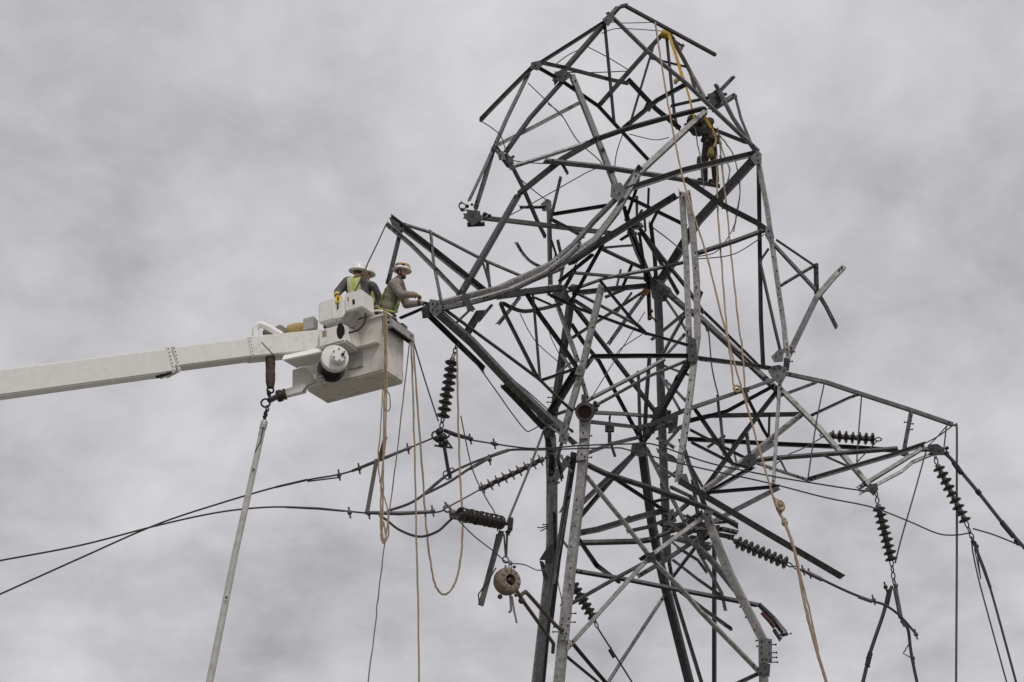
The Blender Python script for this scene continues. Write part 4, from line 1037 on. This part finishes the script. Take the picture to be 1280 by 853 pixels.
mb = MB(); mb.box(L(0.055,-0.04,0.72), BU * 0.035, BV * 0.05, BZ * 0.34); mb.build('rope_cleat', 'leather_brown', lift, bevel=0.008)
# control box on the front rim and its bracket
cb = fbox(431,390,452,361,-0.42,0.02,'control_box','white_paint', None, 0.02)
fbox(440.5,381,443.2,374,-0.424,-0.40,'slot','cavity_shade', cb, 0.002); fbox(434,377,436,371,-0.424,-0.40,'decal','sling_yellow', cb, 0.001)  # the slot is a black strip coloured as shade
mb = MB(); mb.prism([P(432,391,-5.9), P(446,389,-5.9), P(441,397,-5.85), P(430,409,-5.8), P(424,402,-5.8)], Vector((0.06,0.14,0))); mb.build('box_bracket', 'alloy', lift, smooth=0)
mb = MB(); mb.tube(smooth_path(parse('457,392,-5.75 456,402,-5.75 450,411,-5.75 442,415,-5.75 430,417,-5.75'), 5), 0.018); mb.build('hose', 'black_rubber', lift)
mb = MB(); mb.tube(smooth_path(parse('441,397,-5.7 436,406,-5.7 431,416,-5.7'), 5), 0.03); mb.build('hose', 'black_rubber', lift)
# head housing
fbox(398,405,418,371.5,-0.50,0.10,'head_upper','white_paint', None, 0.03)
fbox(418,401,429,372,-0.46,0.10,'head_upper_side','white_paint', None, 0.03)
hl = fbox(398,436,431,403.5,-0.53,0.05,'head_lower','white_paint', None, 0.035)
a0, c0 = at_front(425.5, 414, -0.532)
mb = MB(); pts = [L(a0 + 0.075 * math.cos(k * math.pi / 8), -0.534, c0 + 0.15 * math.sin(k * math.pi / 8)) for k in range(16)]; mb.prism(pts, BV * 0.02); mb.build('head_opening', 'cavity_shade', hl, smooth=0)  # flat black oval painted as the shaded inside of the housing
mb = MB(); mb.ball(L(*[at_front(406,409,-0.535)[0], -0.53, at_front(406,409,-0.535)[1]]), 0.03); mb.build('bolt', 'bolt_steel', hl)
fbox(403,422,408,413,-0.534,-0.51,'decal','rope_tan', hl, 0.001)
# winch
wc = P(419, 447, -6.15); wax = (BU * 0.62 - BV * 0.78).normalized()
mb = MB(); mb.lathe(wc - wax * 0.52, wax, [(0, 0.24), (0.03, 0.24), (0.031, 0.17), (0.40, 0.17)], 24); mb.build('winch_drum', 'black_rubber', lift)
mb = MB(); mb.lathe(wc - wax * 0.12, wax, [(0, 0.15), (0.0, 0.232), (0.02, 0.236), (0.105, 0.236), (0.118, 0.226), (0.12, 0.05)], 28); wg = mb.build('winch_gearbox', 'white_paint', lift)
cc = wc + wax * 0.0 + BU * 0.06 - BZ * 0.01
mb = MB(); mb.lathe(cc, wax, [(0, 0.138), (0.10, 0.133), (0.112, 0.12), (0.114, 0.02)], 24); mb.build('winch_cap', 'white_paint', wg)
mb = MB()
a_ = BZ; b_ = wax.cross(BZ).normalized()
for k in range(6): mb.lathe(cc + wax * 0.11 + (a_ * math.cos(k * 1.047) + b_ * math.sin(k * 1.047)) * 0.104, wax, [(0, .012), (.018, .014)], 6)
mb.lathe(cc + wax * 0.11 - b_ * 0.06, wax, [(0, .03), (.03, .028), (.05, .015)], 8)
tag(mb.build('bolt_heads', 'bolt_steel', wg), kind='stuff')
# belly fairing, jib stub and hook
mb = MB(); mb.prism([P(352,451,-5.92), P(403,440,-5.65), P(402,448,-5.45), P(394,456,-5.2), P(370,461,-5.25)], Vector((0.0,0.10,0.14))); mb.build('boom_fairing', 'boom_paint', lift, bevel=0.02)
mb = MB(); mb.prism([P(365,462,-5.2), P(381,458,-5.2), P(391,474,-5.2), P(380,484,-5.2), P(365,485,-5.2)], Vector((0.05,0.12,0))); mb.build('jib_bracket', 'white_paint', lift, bevel=0.015)
mb = beam(P(345,496,-5.5), P(382,485,-5.35), 0.12, 0.12, 0.17, 0.14); mb.build('jib_arm', 'white_paint', lift, bevel=0.02)
mb = MB(); ja, jb = P(346,496,-5.55), P(353,494,-5.53); mb.lathe(ja, jb - ja, [(0,.09),(.015,.105),(.09,.105),(.10,.09)], 12); mb.build('jib_band', 'black_rubber', lift)
mb = MB(); ja, jb = P(354,493.5,-5.53), P(358,492.5,-5.53); mb.lathe(ja, jb - ja, [(0,.096),(.05,.1)], 12); mb.build('jib_sleeve', 'rust', lift)
mb = MB(); mb.torus(P(399,473,-5.95), Vector((0.6,-1,0.5)), 0.085, 0.018); mb.tube(smooth_path(parse('402,470,-5.95 394,477,-5.9 384,483,-5.75 379,490,-5.65'), 4), 0.022); mb.build('winch_hook', 'alloy', lift)
mb = MB(); ja = P(338,447,-5.72)
mb.lathe(ja, P(338,488,-5.72) - ja, [(0,.085),(.12,.088),(.25,.08),(.30,.087),(.45,.082),(.56,.062),(.57,.03)], 14); mb.build('leather_sleeve', 'leather_brown', lift)
mb = MB(); mb.torus(P(338,488,-5.7), Vector((0.2,-1,0)), 0.055, 0.017); mb.torus(P(336,492,-5.7), Vector((1,-0.4,0)), 0.045, 0.015); mb.tube([P(337,490,-5.7), P(337,499,-5.7)], 0.025)
mb.torus(P(332,504,-5.7), Vector((0.1,-1,0)), 0.075, 0.017); mb.tube([P(336,501,-5.7), P(346,496,-5.6)], 0.05); mb.torus(P(334,511,-5.7), Vector((1,-0.3,0)), 0.05, 0.014); mb.build('chain', 'bolt_steel', lift)

# pole hung from the jib
pole = thing('hanging_pole', P(333,512,-5.7), 'long pale fibreglass pole hanging from jib chain to bottom edge', 'pole')
mb = MB(); mb.tube([P(333,512,-5.7), P(331,526,-5.7)], 0.02); mb.torus(P(332,518,-5.7), Vector((1,-.5,0)), 0.045, 0.012); mb.tube([P(329,520,-5.7), P(331,528,-5.7)], 0.014); mb.build('shackle', 'bolt_steel', pole)
mb = MB(); pa, pb = P(331,526,-5.7), P(326,545,-5.7); mb.lathe(pa, pb - pa, [(0,.045),(.03,.06),(.15,.06),(.16,.05),(.27,.05)], 12); mb.build('end_fitting', 'alloy', pole)
mb = MB(); mb.tube([P(329,534,-5.75), P(326,552,-5.75), P(319,565,-5.75)], 0.012); mb.build('cord', 'steel_dark', pole)
mb = MB(); mb.tube([P(327.5,541,-5.7), P(294,692,-5.75), P(262,853,-5.8), P(245,938,-5.85)], 0.058, 14, [.05,.056,.06,.062]); mb.build('shaft', 'fibreglass', pole)
mb = MB(); q = P(283,747,-5.86); mb.ball(q, 0.02); mb.ball(P(317,587,-5.78), 0.018); mb.build('pin', 'bolt_steel', pole)

# ------------------------------------------------------------------ people
def head(mb, c, f, up):
    f = f.normalized(); side = f.cross(up).normalized(); up = side.cross(f).normalized()
    mb.ball(c + up * 0.03, 0, (f * 0.098, side * 0.078, up * 0.10)); mb.ball(c + f * 0.02 - up * 0.045, 0, (f * 0.075, side * 0.062, up * 0.075))
    mb.ball(c + f * 0.058 - up * 0.092, 0.032); mb.capsule(c + f * 0.09 + up * 0.005, c + f * 0.112 - up * 0.028, 0.011, 0.017)
    mb.ball(c + f * 0.082 - up * 0.065, 0, (f * 0.018, side * 0.028, up * 0.012))
    for s in (-1, 1):
        mb.ball(c + side * s * 0.08 - up * 0.005, 0, (f * 0.022, side * 0.012, up * 0.034)); mb.ball(c + f * 0.083 + side * s * 0.03 + up * 0.022, 0.016)
    return f, side, up
def hat(parent, c, f, side, up, strap=True):
    up2 = (up - f * 0.08).normalized(); o = c + up * 0.055
    mb = MB(); mb.lathe(o, up2, [(-0.014, 0.122), (-0.024, 0.172), (-0.014, 0.177), (0.0, 0.156), (0.016, 0.140), (0.06, 0.134), (0.105, 0.112), (0.134, 0.072), (0.146, 0.02)], 26)
    h = mb.build('hard_hat', 'helmet_white', parent, smooth=60)
    mb = MB(); mb.sweep([o + up2 * (0.149 - 0.9 * k * k * 0.012) + f * (0.03 * k) for k in (-3, -2, -1, 0, 1, 2, 3)], [(-0.014,-0.006),(0.014,-0.006),(0.014,0.006),(-0.014,0.006)], ref=up2); mb.build('crown_ridge', 'helmet_white', h)
    return h, o, up2
def eyes(parent, c, f, side, up):
    for s in (-1, 1):
        mb = MB(); mb.ball(c + f * 0.092 + side * s * 0.031 + up * 0.02, 0.010, seg=8); mb.build('eye', 'black_rubber', parent)
def limb(mb, pts, rs):
    for k in range(len(pts) - 1): mb.capsule(pts[k], pts[k + 1], rs[k], rs[k + 1])
def hand(mb, wrist, d, palm, thumb_side):
    # palm, four bent fingers of unequal length and a thumb leaving the side of the palm
    d = d.normalized(); s = thumb_side.normalized(); n_ = palm.normalized()
    mb.ball(wrist + d * 0.055, 0, (d * 0.055, s * 0.042, n_ * 0.018))
    for k, ln in enumerate((0.040, 0.046, 0.043, 0.034)):
        b_ = wrist + d * 0.095 + s * (0.03 - 0.021 * k)
        k1 = b_ + d * ln * 0.9 + n_ * 0.012; k2 = k1 + d * ln * 0.3 + n_ * ln * 0.75; k3 = k2 - d * ln * 0.25 + n_ * ln * 0.45
        limb(mb, [b_, k1, k2, k3], [0.0105, 0.010, 0.009, 0.008])
    t0 = wrist + d * 0.03 + s * 0.035; t1 = t0 + d * 0.035 + s * 0.028 + n_ * 0.01; t2 = t1 + d * 0.03 + n_ * 0.02
    limb(mb, [t0, t1, t2], [0.014, 0.012, 0.010])
VZ = Vector((0, 0, 1))
def person(label, J, fdir, hup, mats, hat_on=True, seated=False):
    """J: dict of joint positions; body is one continuous surface, clothes are its children"""
    root = thing('person', J['foot_l'].copy() if 'foot_l' in J else J['hip'].copy(), label, 'person')
    sd_ = (J['sh_r'] - J['sh_l']).normalized()
    b = MB(); f, side, up = head(b, J['head'], fdir, hup)
    limb(b, [J['head'] - up * 0.05, J['neck']], [0.055, 0.06])
    def torso(m, g_):
        mid = (J['sh_l'] + J['sh_r']) / 2; ch = mid.lerp(J['hip'], 0.25); wa = mid.lerp(J['hip'], 0.68); fw = sd_.cross((mid - J['hip']).normalized()).normalized()
        ax_ = (mid - J['hip']).normalized()
        m.ball(ch, 0, (sd_ * (0.175 + g_), fw * (0.115 + g_), ax_ * 0.20)); m.ball(wa, 0, (sd_ * (0.155 + g_), fw * (0.105 + g_), ax_ * 0.20)); m.ball(J['hip'], 0, (sd_ * (0.17 + g_), fw * (0.115 + g_), ax_ * 0.15))
        limb(m, [J['sh_l'].lerp(mid, .2), J['sh_r'].lerp(mid, .2)], [0.07 + g_, 0.07 + g_]); limb(m, [mid, J['neck'].lerp(mid, .3)], [0.08 + g_, 0.058 + g_])
    torso(b, 0)
    for s in 'lr':
        limb(b, [J['sh_' + s], J['el_' + s], J['wr_' + s]], [0.055, 0.040, 0.028])
        d = J['hd_' + s] - J['wr_' + s]; hand(b, J['wr_' + s], d, J.get('palm', -VZ), d.cross(J.get('palm', -VZ)))
        limb(b, [J['hip'] + sd_ * (0.09 if s == 'r' else -0.09), J['kn_' + s], J['foot_' + s] + VZ * 0.08], [0.085, 0.058, 0.042])
        limb(b, [J['foot_' + s] + VZ * 0.04, J['foot_' + s] + VZ * 0.03 + J['toe'] * 0.16], [0.042, 0.032])
    body = b.build('body', 'skin', root, remesh=0.0085, smit=2)
    eyes(body, J['head'], f, side, up)
    m = MB(); torso(m, 0.032)
    for s in 'lr':
        e, w_, s0 = J['el_' + s], J['wr_' + s], J['sh_' + s]
        limb(m, [s0, s0.lerp(e, .5), e, e.lerp(w_, .5), w_], [0.092, 0.085, 0.075, 0.066, 0.054])
        for k in range(4):      # folds at the elbow
            m.ball(e + (w_ - e) * random.uniform(-.1, .25) + Vector((random.uniform(-.02, .02), random.uniform(-.02, .02), random.uniform(-.02, .02))), 0.052)
    m.build('shirt', mats['shirt'], root, remesh=0.013, smit=2)
    m = MB(); 
    m.ball(J['hip'], 0, (sd_ * 0.192, sd_.cross(VZ) * 0.137, VZ * 0.17))
    for s in 'lr': limb(m, [J['hip'] + sd_ * (0.09 if s == 'r' else -0.09), J['kn_' + s], J['foot_' + s] + VZ * 0.10], [0.11, 0.085, 0.075])
    m.build('trousers', mats['trousers'], root, remesh=0.016, smit=2)
    for s in 'lr':
        m = MB(); p = J['foot_' + s]; limb(m, [p + VZ * 0.15, p + VZ * 0.055, p + VZ * 0.05 + J['toe'] * 0.17], [0.062, 0.056, 0.048]); m.build('boot', 'boot', root, remesh=0.014)
        gm = mats.get('glove_' + s)
        if gm:
            m = MB(); d = J['hd_' + s] - J['wr_' + s]; dn = d.normalized(); pn = J.get('palm', -VZ).normalized(); tn = d.cross(pn).normalized()
            limb(m, [J['wr_' + s] - dn * 0.06, J['wr_' + s] + dn * 0.02], [0.056, 0.042]); m.ball(J['wr_' + s] + dn * 0.06, 0, (dn * 0.065, tn * 0.052, pn * 0.03))
            for k, ln in enumerate((0.040, 0.046, 0.043, 0.034)):
                b_ = J['wr_' + s] + dn * 0.095 + tn * (0.034 - 0.023 * k); k1 = b_ + dn * ln * 0.9 + pn * 0.012; k2 = k1 + dn * ln * 0.35 + pn * ln * 0.8
                limb(m, [b_, k1, k2], [0.0145, 0.014, 0.0125])
            t0 = J['wr_' + s] + dn * 0.03 + tn * 0.04; limb(m, [t0, t0 + dn * 0.035 + tn * 0.03, t0 + dn * 0.07 + tn * 0.03 + pn * 0.02], [0.019, 0.016, 0.014])
            m.build('glove', gm, root, remesh=0.008, smit=1)
    h = None
    if hat_on: h = hat(root, J['head'], f, side, up)
    return root, body, f, side, up, h, sd_

# worker leaning over the right end of the bucket
D1 = -5.15
J = dict(head=P(502,341,D1), neck=P(498,349.5,D1+0.02), sh_r=P(492,355,D1-0.19), sh_l=P(499,354,D1+0.19), hip=P(483,393,D1), el_r=P(501,368,D1-0.25), wr_r=P(519,369,D1-0.02), hd_r=P(530,373,D1+0.2),
         el_l=P(508,381,D1+0.22), wr_l=P(526,379,D1+0.30), hd_l=P(533,379,D1+0.36), kn_r=P(488,420,D1-0.1), kn_l=P(488,420,D1+0.1), toe=Vector((0.9,-0.3,0)).normalized())
zf = L(-0.30, 0.35, 0.06)
J['foot_r'] = L(-0.36, 0.24, 0.06); J['foot_l'] = L(-0.36, 0.50, 0.06)
J['kn_r'] = J['foot_r'].lerp(J['hip'], 0.52); J['kn_l'] = J['foot_l'].lerp(J['hip'], 0.52)
root, body, f, side, up, h, sd_ = person('bearded worker in tan shirt and white hard hat reaching to the crossarm', J, Vector((0.93,-0.32,-0.16)), Vector((0.1,0,1)), dict(shirt='shirt_tan', trousers='work_trousers', glove_r='glove_tan', glove_l='glove_dark'))
hd, o, up2 = h
mb = MB()
mb.lathe(o + up2 * 0.045, up2, [(0, 0.135), (0.0, 0.144), (0.025, 0.140), (0.045, 0.132), (0.045, 0.10)], 24); mb.build('hat_band', 'goggle_amber', hd)
mb = MB(); c = o + up2 * 0.055 - side * -0.0 ; mb.ball(c + f * 0.05 + side * 0.118, 0, (f * 0.05, side * 0.02, up2 * 0.025)); mb.ball(c - f * 0.05 + side * 0.122, 0, (f * 0.04, side * 0.015, up2 * 0.018)); mb.build('goggles', 'leather_brown', hd)
mb = MB(); mb.ball(J['head'] + f * 0.055 - up * 0.088, 0, (f * 0.047, side * 0.06, up * 0.04)); mb.ball(J['head'] + f * 0.0 - up * 0.06, 0, (f * 0.06, side * 0.073, up * 0.035)); mb.build('beard', 'beard', body, remesh=0.01)
mb = MB(); mb.ball(J['head'] - f * 0.035 + up * 0.02, 0, (f * 0.075, side * 0.084, up * 0.07)); mb.build('hair', 'beard', body, remesh=0.01)
mb = MB(); mb.tube([o + side * 0.11, J['head'] + side * 0.078 - up * 0.04 + f * 0.03, J['head'] + f * 0.06 - up * 0.125], 0.008); mb.build('chin_strap', 'black_rubber', hd)
def vest(root, J, sd_, matn, tmat, seams):
    mid = (J['sh_l'] + J['sh_r']) / 2; ax_ = (mid - J['hip']).normalized(); fw = sd_.cross(ax_).normalized(); m = MB()
    m.ball(mid.lerp(J['hip'], 0.22), 0, (sd_ * 0.195, fw * 0.160, ax_ * 0.18)); m.ball(mid.lerp(J['hip'], 0.40), 0, (sd_ * 0.214, fw * 0.168, ax_ * 0.21)); m.ball(mid.lerp(J['hip'], 0.70), 0, (sd_ * 0.212, fw * 0.162, ax_ * 0.21)); m.ball(mid.lerp(J['hip'], 0.95), 0, (sd_ * 0.198, fw * 0.155, ax_ * 0.10))
    v = m.build('vest', matn, root, remesh=0.014)
    for off, h0, h1, mm in seams:
        for s in (-1, 1):
            m = MB(); pts = []
            for k in range(9):
                t_ = h0 + (h1 - h0) * k / 8; p = mid.lerp(J['hip'], t_); w_ = 0.195 * math.sqrt(max(0.05, 1 - ((t_ - 0.5) * 0.9) ** 2)); x = sd_ * off
                pts.append(p + x + fw * s * 0.168 * math.sqrt(max(0.05, 1 - (off / 0.2) ** 2)))
            m.sweep(pts, [(-.022,-.004),(.022,-.004),(.022,.004),(-.022,.004)], ref=fw * s); m.build('stripe', mm, v)
    for t_, mm in tmat:
        m = MB(); p = mid.lerp(J['hip'], t_); r_ = [p + sd_ * 0.200 * math.cos(2*math.pi*k/20) + fw * 0.168 * math.sin(2*math.pi*k/20) for k in range(21)]
        m.tube(r_, 0.02, 6, [0.02] * 21); m.build('belt', mm, v)
    return v
vest(root, J, sd_, 'vest_mesh', [(0.86, 'hi_vis'), (1.0, 'leather_brown')], [(0.1, 0.2, 0.9, 'hi_vis'), (-0.1, 0.2, 0.9, 'hi_vis')])
m = MB(); mid = (J['sh_l'] + J['sh_r']) / 2; limb(m, [mid.lerp(J['hip'], .55) - f * 0.15, mid.lerp(J['hip'], .35) - f * 0.16], [0.05, 0.045]); m.build('back_pouch', 'work_trousers', root, remesh=0.014)

# worker at the controls, seen from behind
D2 = -5.3
def vest_panels(root, J, sd_, offs, back=1):
    mid = (J['sh_l'] + J['sh_r']) / 2; ax_ = (mid - J['hip']).normalized(); fw = sd_.cross(ax_).normalized() * back
    for off in offs:
        m = MB(); pts = [mid + sd_ * off + ax_ * 0.09 - fw * 0.03, mid + sd_ * off * 0.95 + ax_ * 0.045 + fw * 0.10, mid + sd_ * off * 0.9 - ax_ * 0.08 + fw * 0.163, mid + sd_ * off - ax_ * 0.28 + fw * 0.165, mid + sd_ * off * 1.1 - ax_ * 0.46 + fw * 0.155]
        m.sweep(smooth_path(pts, 5), [(-.06,-.012),(.06,-.012),(.06,.012),(-.06,.012)], ref=fw); v = m.build('vest_panel', 'hi_vis', root)
        m = MB(); m.sweep(smooth_path([p + fw * 0.014 for p in pts], 5), [(-.018,-.004),(.018,-.004),(.018,.004),(-.018,.004)], ref=fw); m.build('stripe', 'reflective_grey', v)
J = dict(head=P(447.5,341.5,D2), neck=P(446,351,D2), sh_l=P(434,352.5,D2+0.03), sh_r=P(454,354,D2-0.03), hip=P(450,397,D2), el_l=P(422.5,365,D2-0.08), wr_l=P(421.5,370.5,D2-0.33), hd_l=P(422.5,376,D2-0.42),
         el_r=P(456,377,D2+0.05), wr_r=P(455,388,D2+0.2), hd_r=P(451,392,D2+0.28), toe=Vector((0.4,0.9,0)).normalized(), palm=Vector((0.2,-0.3,-0.9)))
J['foot_r'] = L(-0.82, 0.24, 0.06); J['foot_l'] = L(-1.06, 0.26, 0.06)
J['kn_r'] = J['foot_r'].lerp(J['hip'], 0.52); J['kn_l'] = J['foot_l'].lerp(J['hip'], 0.52)
root, body, f, side, up, h, sd_ = person('worker in grey jacket seen from behind with yellow glove on the controls', J, Vector((0.25,0.95,-0.05)), Vector((0.05,0,1)), dict(shirt='shirt_grey', trousers='work_trousers', glove_l='glove_yellow', glove_r='glove_yellow'))
vest_panels(root, J, sd_, (-0.055, 0.075))
hd, o, up2 = h
mb = MB(); mb.ball(J['head'] - f * 0.03 + up * 0.02, 0, (f * 0.078, side * 0.086, up * 0.065)); mb.build('hair', 'beard', body, remesh=0.01)
mb = MB(); mb.lathe(o - up2 * 0.032, up2, [(0, 0.100), (0, 0.112), (0.028, 0.118), (0.028, 0.10)], 22); mb.build('suspension_band', 'helmet_white', hd)
jl = J['hd_l'].copy()
# worker half hidden behind him, face in profile towards the tower
D4 = -4.98
J = dict(head=P(457,345,D4), neck=P(456,354,D4), sh_l=P(452,358,D4+0.16), sh_r=P(466,359,D4-0.12), hip=P(458,398,D4), el_l=P(462,374,D4+0.22), wr_l=P(470,384,D4+0.2), hd_l=P(476,386,D4+0.2),
         el_r=P(474,374,D4-0.05), wr_r=P(472,389,D4-0.05), hd_r=P(474,396,D4), toe=Vector((0.9,-0.2,0)).normalized())
J['foot_r'] = L(-0.62, 0.42, 0.06); J['foot_l'] = L(-0.66, 0.60, 0.06)
J['kn_r'] = J['foot_r'].lerp(J['hip'], 0.52); J['kn_l'] = J['foot_l'].lerp(J['hip'], 0.52)
root, body, f, side, up, h, sd_ = person('half hidden worker with tan neck gaiter between the other two bucket workers', J, Vector((0.90,-0.40,-0.15)), Vector((0.12,0,1)), dict(shirt='shirt_grey', trousers='work_trousers', glove_l='glove_tan', glove_r='glove_tan'))
vest_panels(root, J, sd_, (0.08, -0.08)); vest_panels(root, J, sd_, (0.08, -0.08), -1)
mid = (J['sh_l'] + J['sh_r']) / 2
m = MB(); m.sweep(smooth_path([mid + f * 0.15 + sd_ * 0.02, mid + sd_ * 0.17 - VZ * 0.10 + f * 0.05, mid + sd_ * 0.20 - VZ * 0.24, mid + sd_ * 0.19 - VZ * 0.36 - f * 0.05], 5), [(-.06,-.012),(.06,-.012),(.06,.012),(-.06,.012)], ref=sd_); m.build('vest_panel', 'hi_vis', root)
mb = MB(); mb.ball(J['head'] - f * 0.035 + up * 0.02, 0, (f * 0.075, side * 0.084, up * 0.07)); mb.build('hair', 'beard', body, remesh=0.01)
mb = MB(); mb.ball(J['head'] - up * 0.12 + f * 0.02, 0, (f * 0.095, side * 0.095, up * 0.055)); mb.ball(J['head'] - up * 0.15 + f * 0.05, 0, (f * 0.09, side * 0.10, up * 0.05)); mb.build('neck_gaiter', 'shirt_tan', root, remesh=0.012)
mb = MB(); ct = jl; mb.tube([ct - VZ * 0.16, ct + VZ * 0.06], 0.016); mb.build('control_lever', 'black_rubber', lift)

# climber standing on the upper bar
D3 = 0.42
J = dict(head=P(866,151,D3-0.1), neck=P(872,153,D3-0.05), sh_l=P(876,155,D3+0.15), sh_r=P(888,152,D3-0.17), hip=P(887,182,D3), el_l=P(868,166,D3), wr_l=P(862,158,D3-0.25), hd_l=P(858,155,D3-0.32),
         el_r=P(874,167,D3-0.35), wr_r=P(864,163,D3-0.42), hd_r=P(860,160,D3-0.45), kn_l=P(880,205,D3+0.05), kn_r=P(893,204,D3-0.08), foot_l=P(881,230,D3+0.08), foot_r=P(895,231.5,D3+0.1), toe=Vector((-0.75,-0.6,0)).normalized())
root, body, f, side, up, h, sd_ = person('climber in dark work clothes standing high inside the broken tower top', J, Vector((-0.85,0.3,-0.1)), Vector((-0.2,0,1)), dict(shirt='climber_jacket', trousers='climber_trousers', glove_l='glove_dark', glove_r='glove_dark'), hat_on=False)
mb = MB(); c = J['head'] + up * 0.03; mb.lathe(c, up, [(-0.02,.10),(-0.03,.14),(-0.02,.142),(0.0,.122),(0.05,.114),(0.085,.085),(0.105,.03)], 20); mb.build('hard_hat', 'work_trousers', root, smooth=60)
def seg_strip(root, spec, w_, name, matn):
    m = MB(); m.sweep(smooth_path(parse(spec), 4), [(-w_,-.012),(w_,-.012),(w_,.012),(-w_,.012)]); m.build(name, matn, root)
seg_strip(root, '877,141,0.1 883,150,0.08 889,160,0.1 893,168,0.12', 0.032, 'harness_strap', 'sling_yellow')
seg_strip(root, '894,166,0.14 895,176,0.18 892,184,0.2', 0.025, 'harness_strap', 'rope_yellow')
m = MB(); limb(m, [P(889,187,0.2), P(888,194,0.2)], [0.06, 0.085]); m.build('tool_pouch', 'pouch_yellow', root, remesh=0.02)
m = MB(); limb(m, [P(874,198,0.3), P(874,204,0.3)], [0.055, 0.06]); m.build('hip_pouch', 'work_trousers', root, remesh=0.02)
m = MB(); p = J['hip'] + VZ * 0.12; r_ = [p + sd_ * 0.2 * math.cos(2*math.pi*k/20) + sd_.cross(VZ) * 0.15 * math.sin(2*math.pi*k/20) for k in range(21)]; m.tube(r_, 0.04, 6, [0.04] * 21); m.build('climbing_belt', 'climber_jacket', root)
seg_strip(root, '868,159,-0.05 880,164,0 890,163,0.05', 0.05, 'tool', 'steel_dark')
for x, y, r in [(880,172,.05),(897,172,.06),(884,177,.05),(875,164,.04),(898,178,.05)]:
    m = MB(); m.ball(P(x, y, 0.2), r); m.build('pouch', random.choice(['climber_jacket', 'leather_brown']), root)
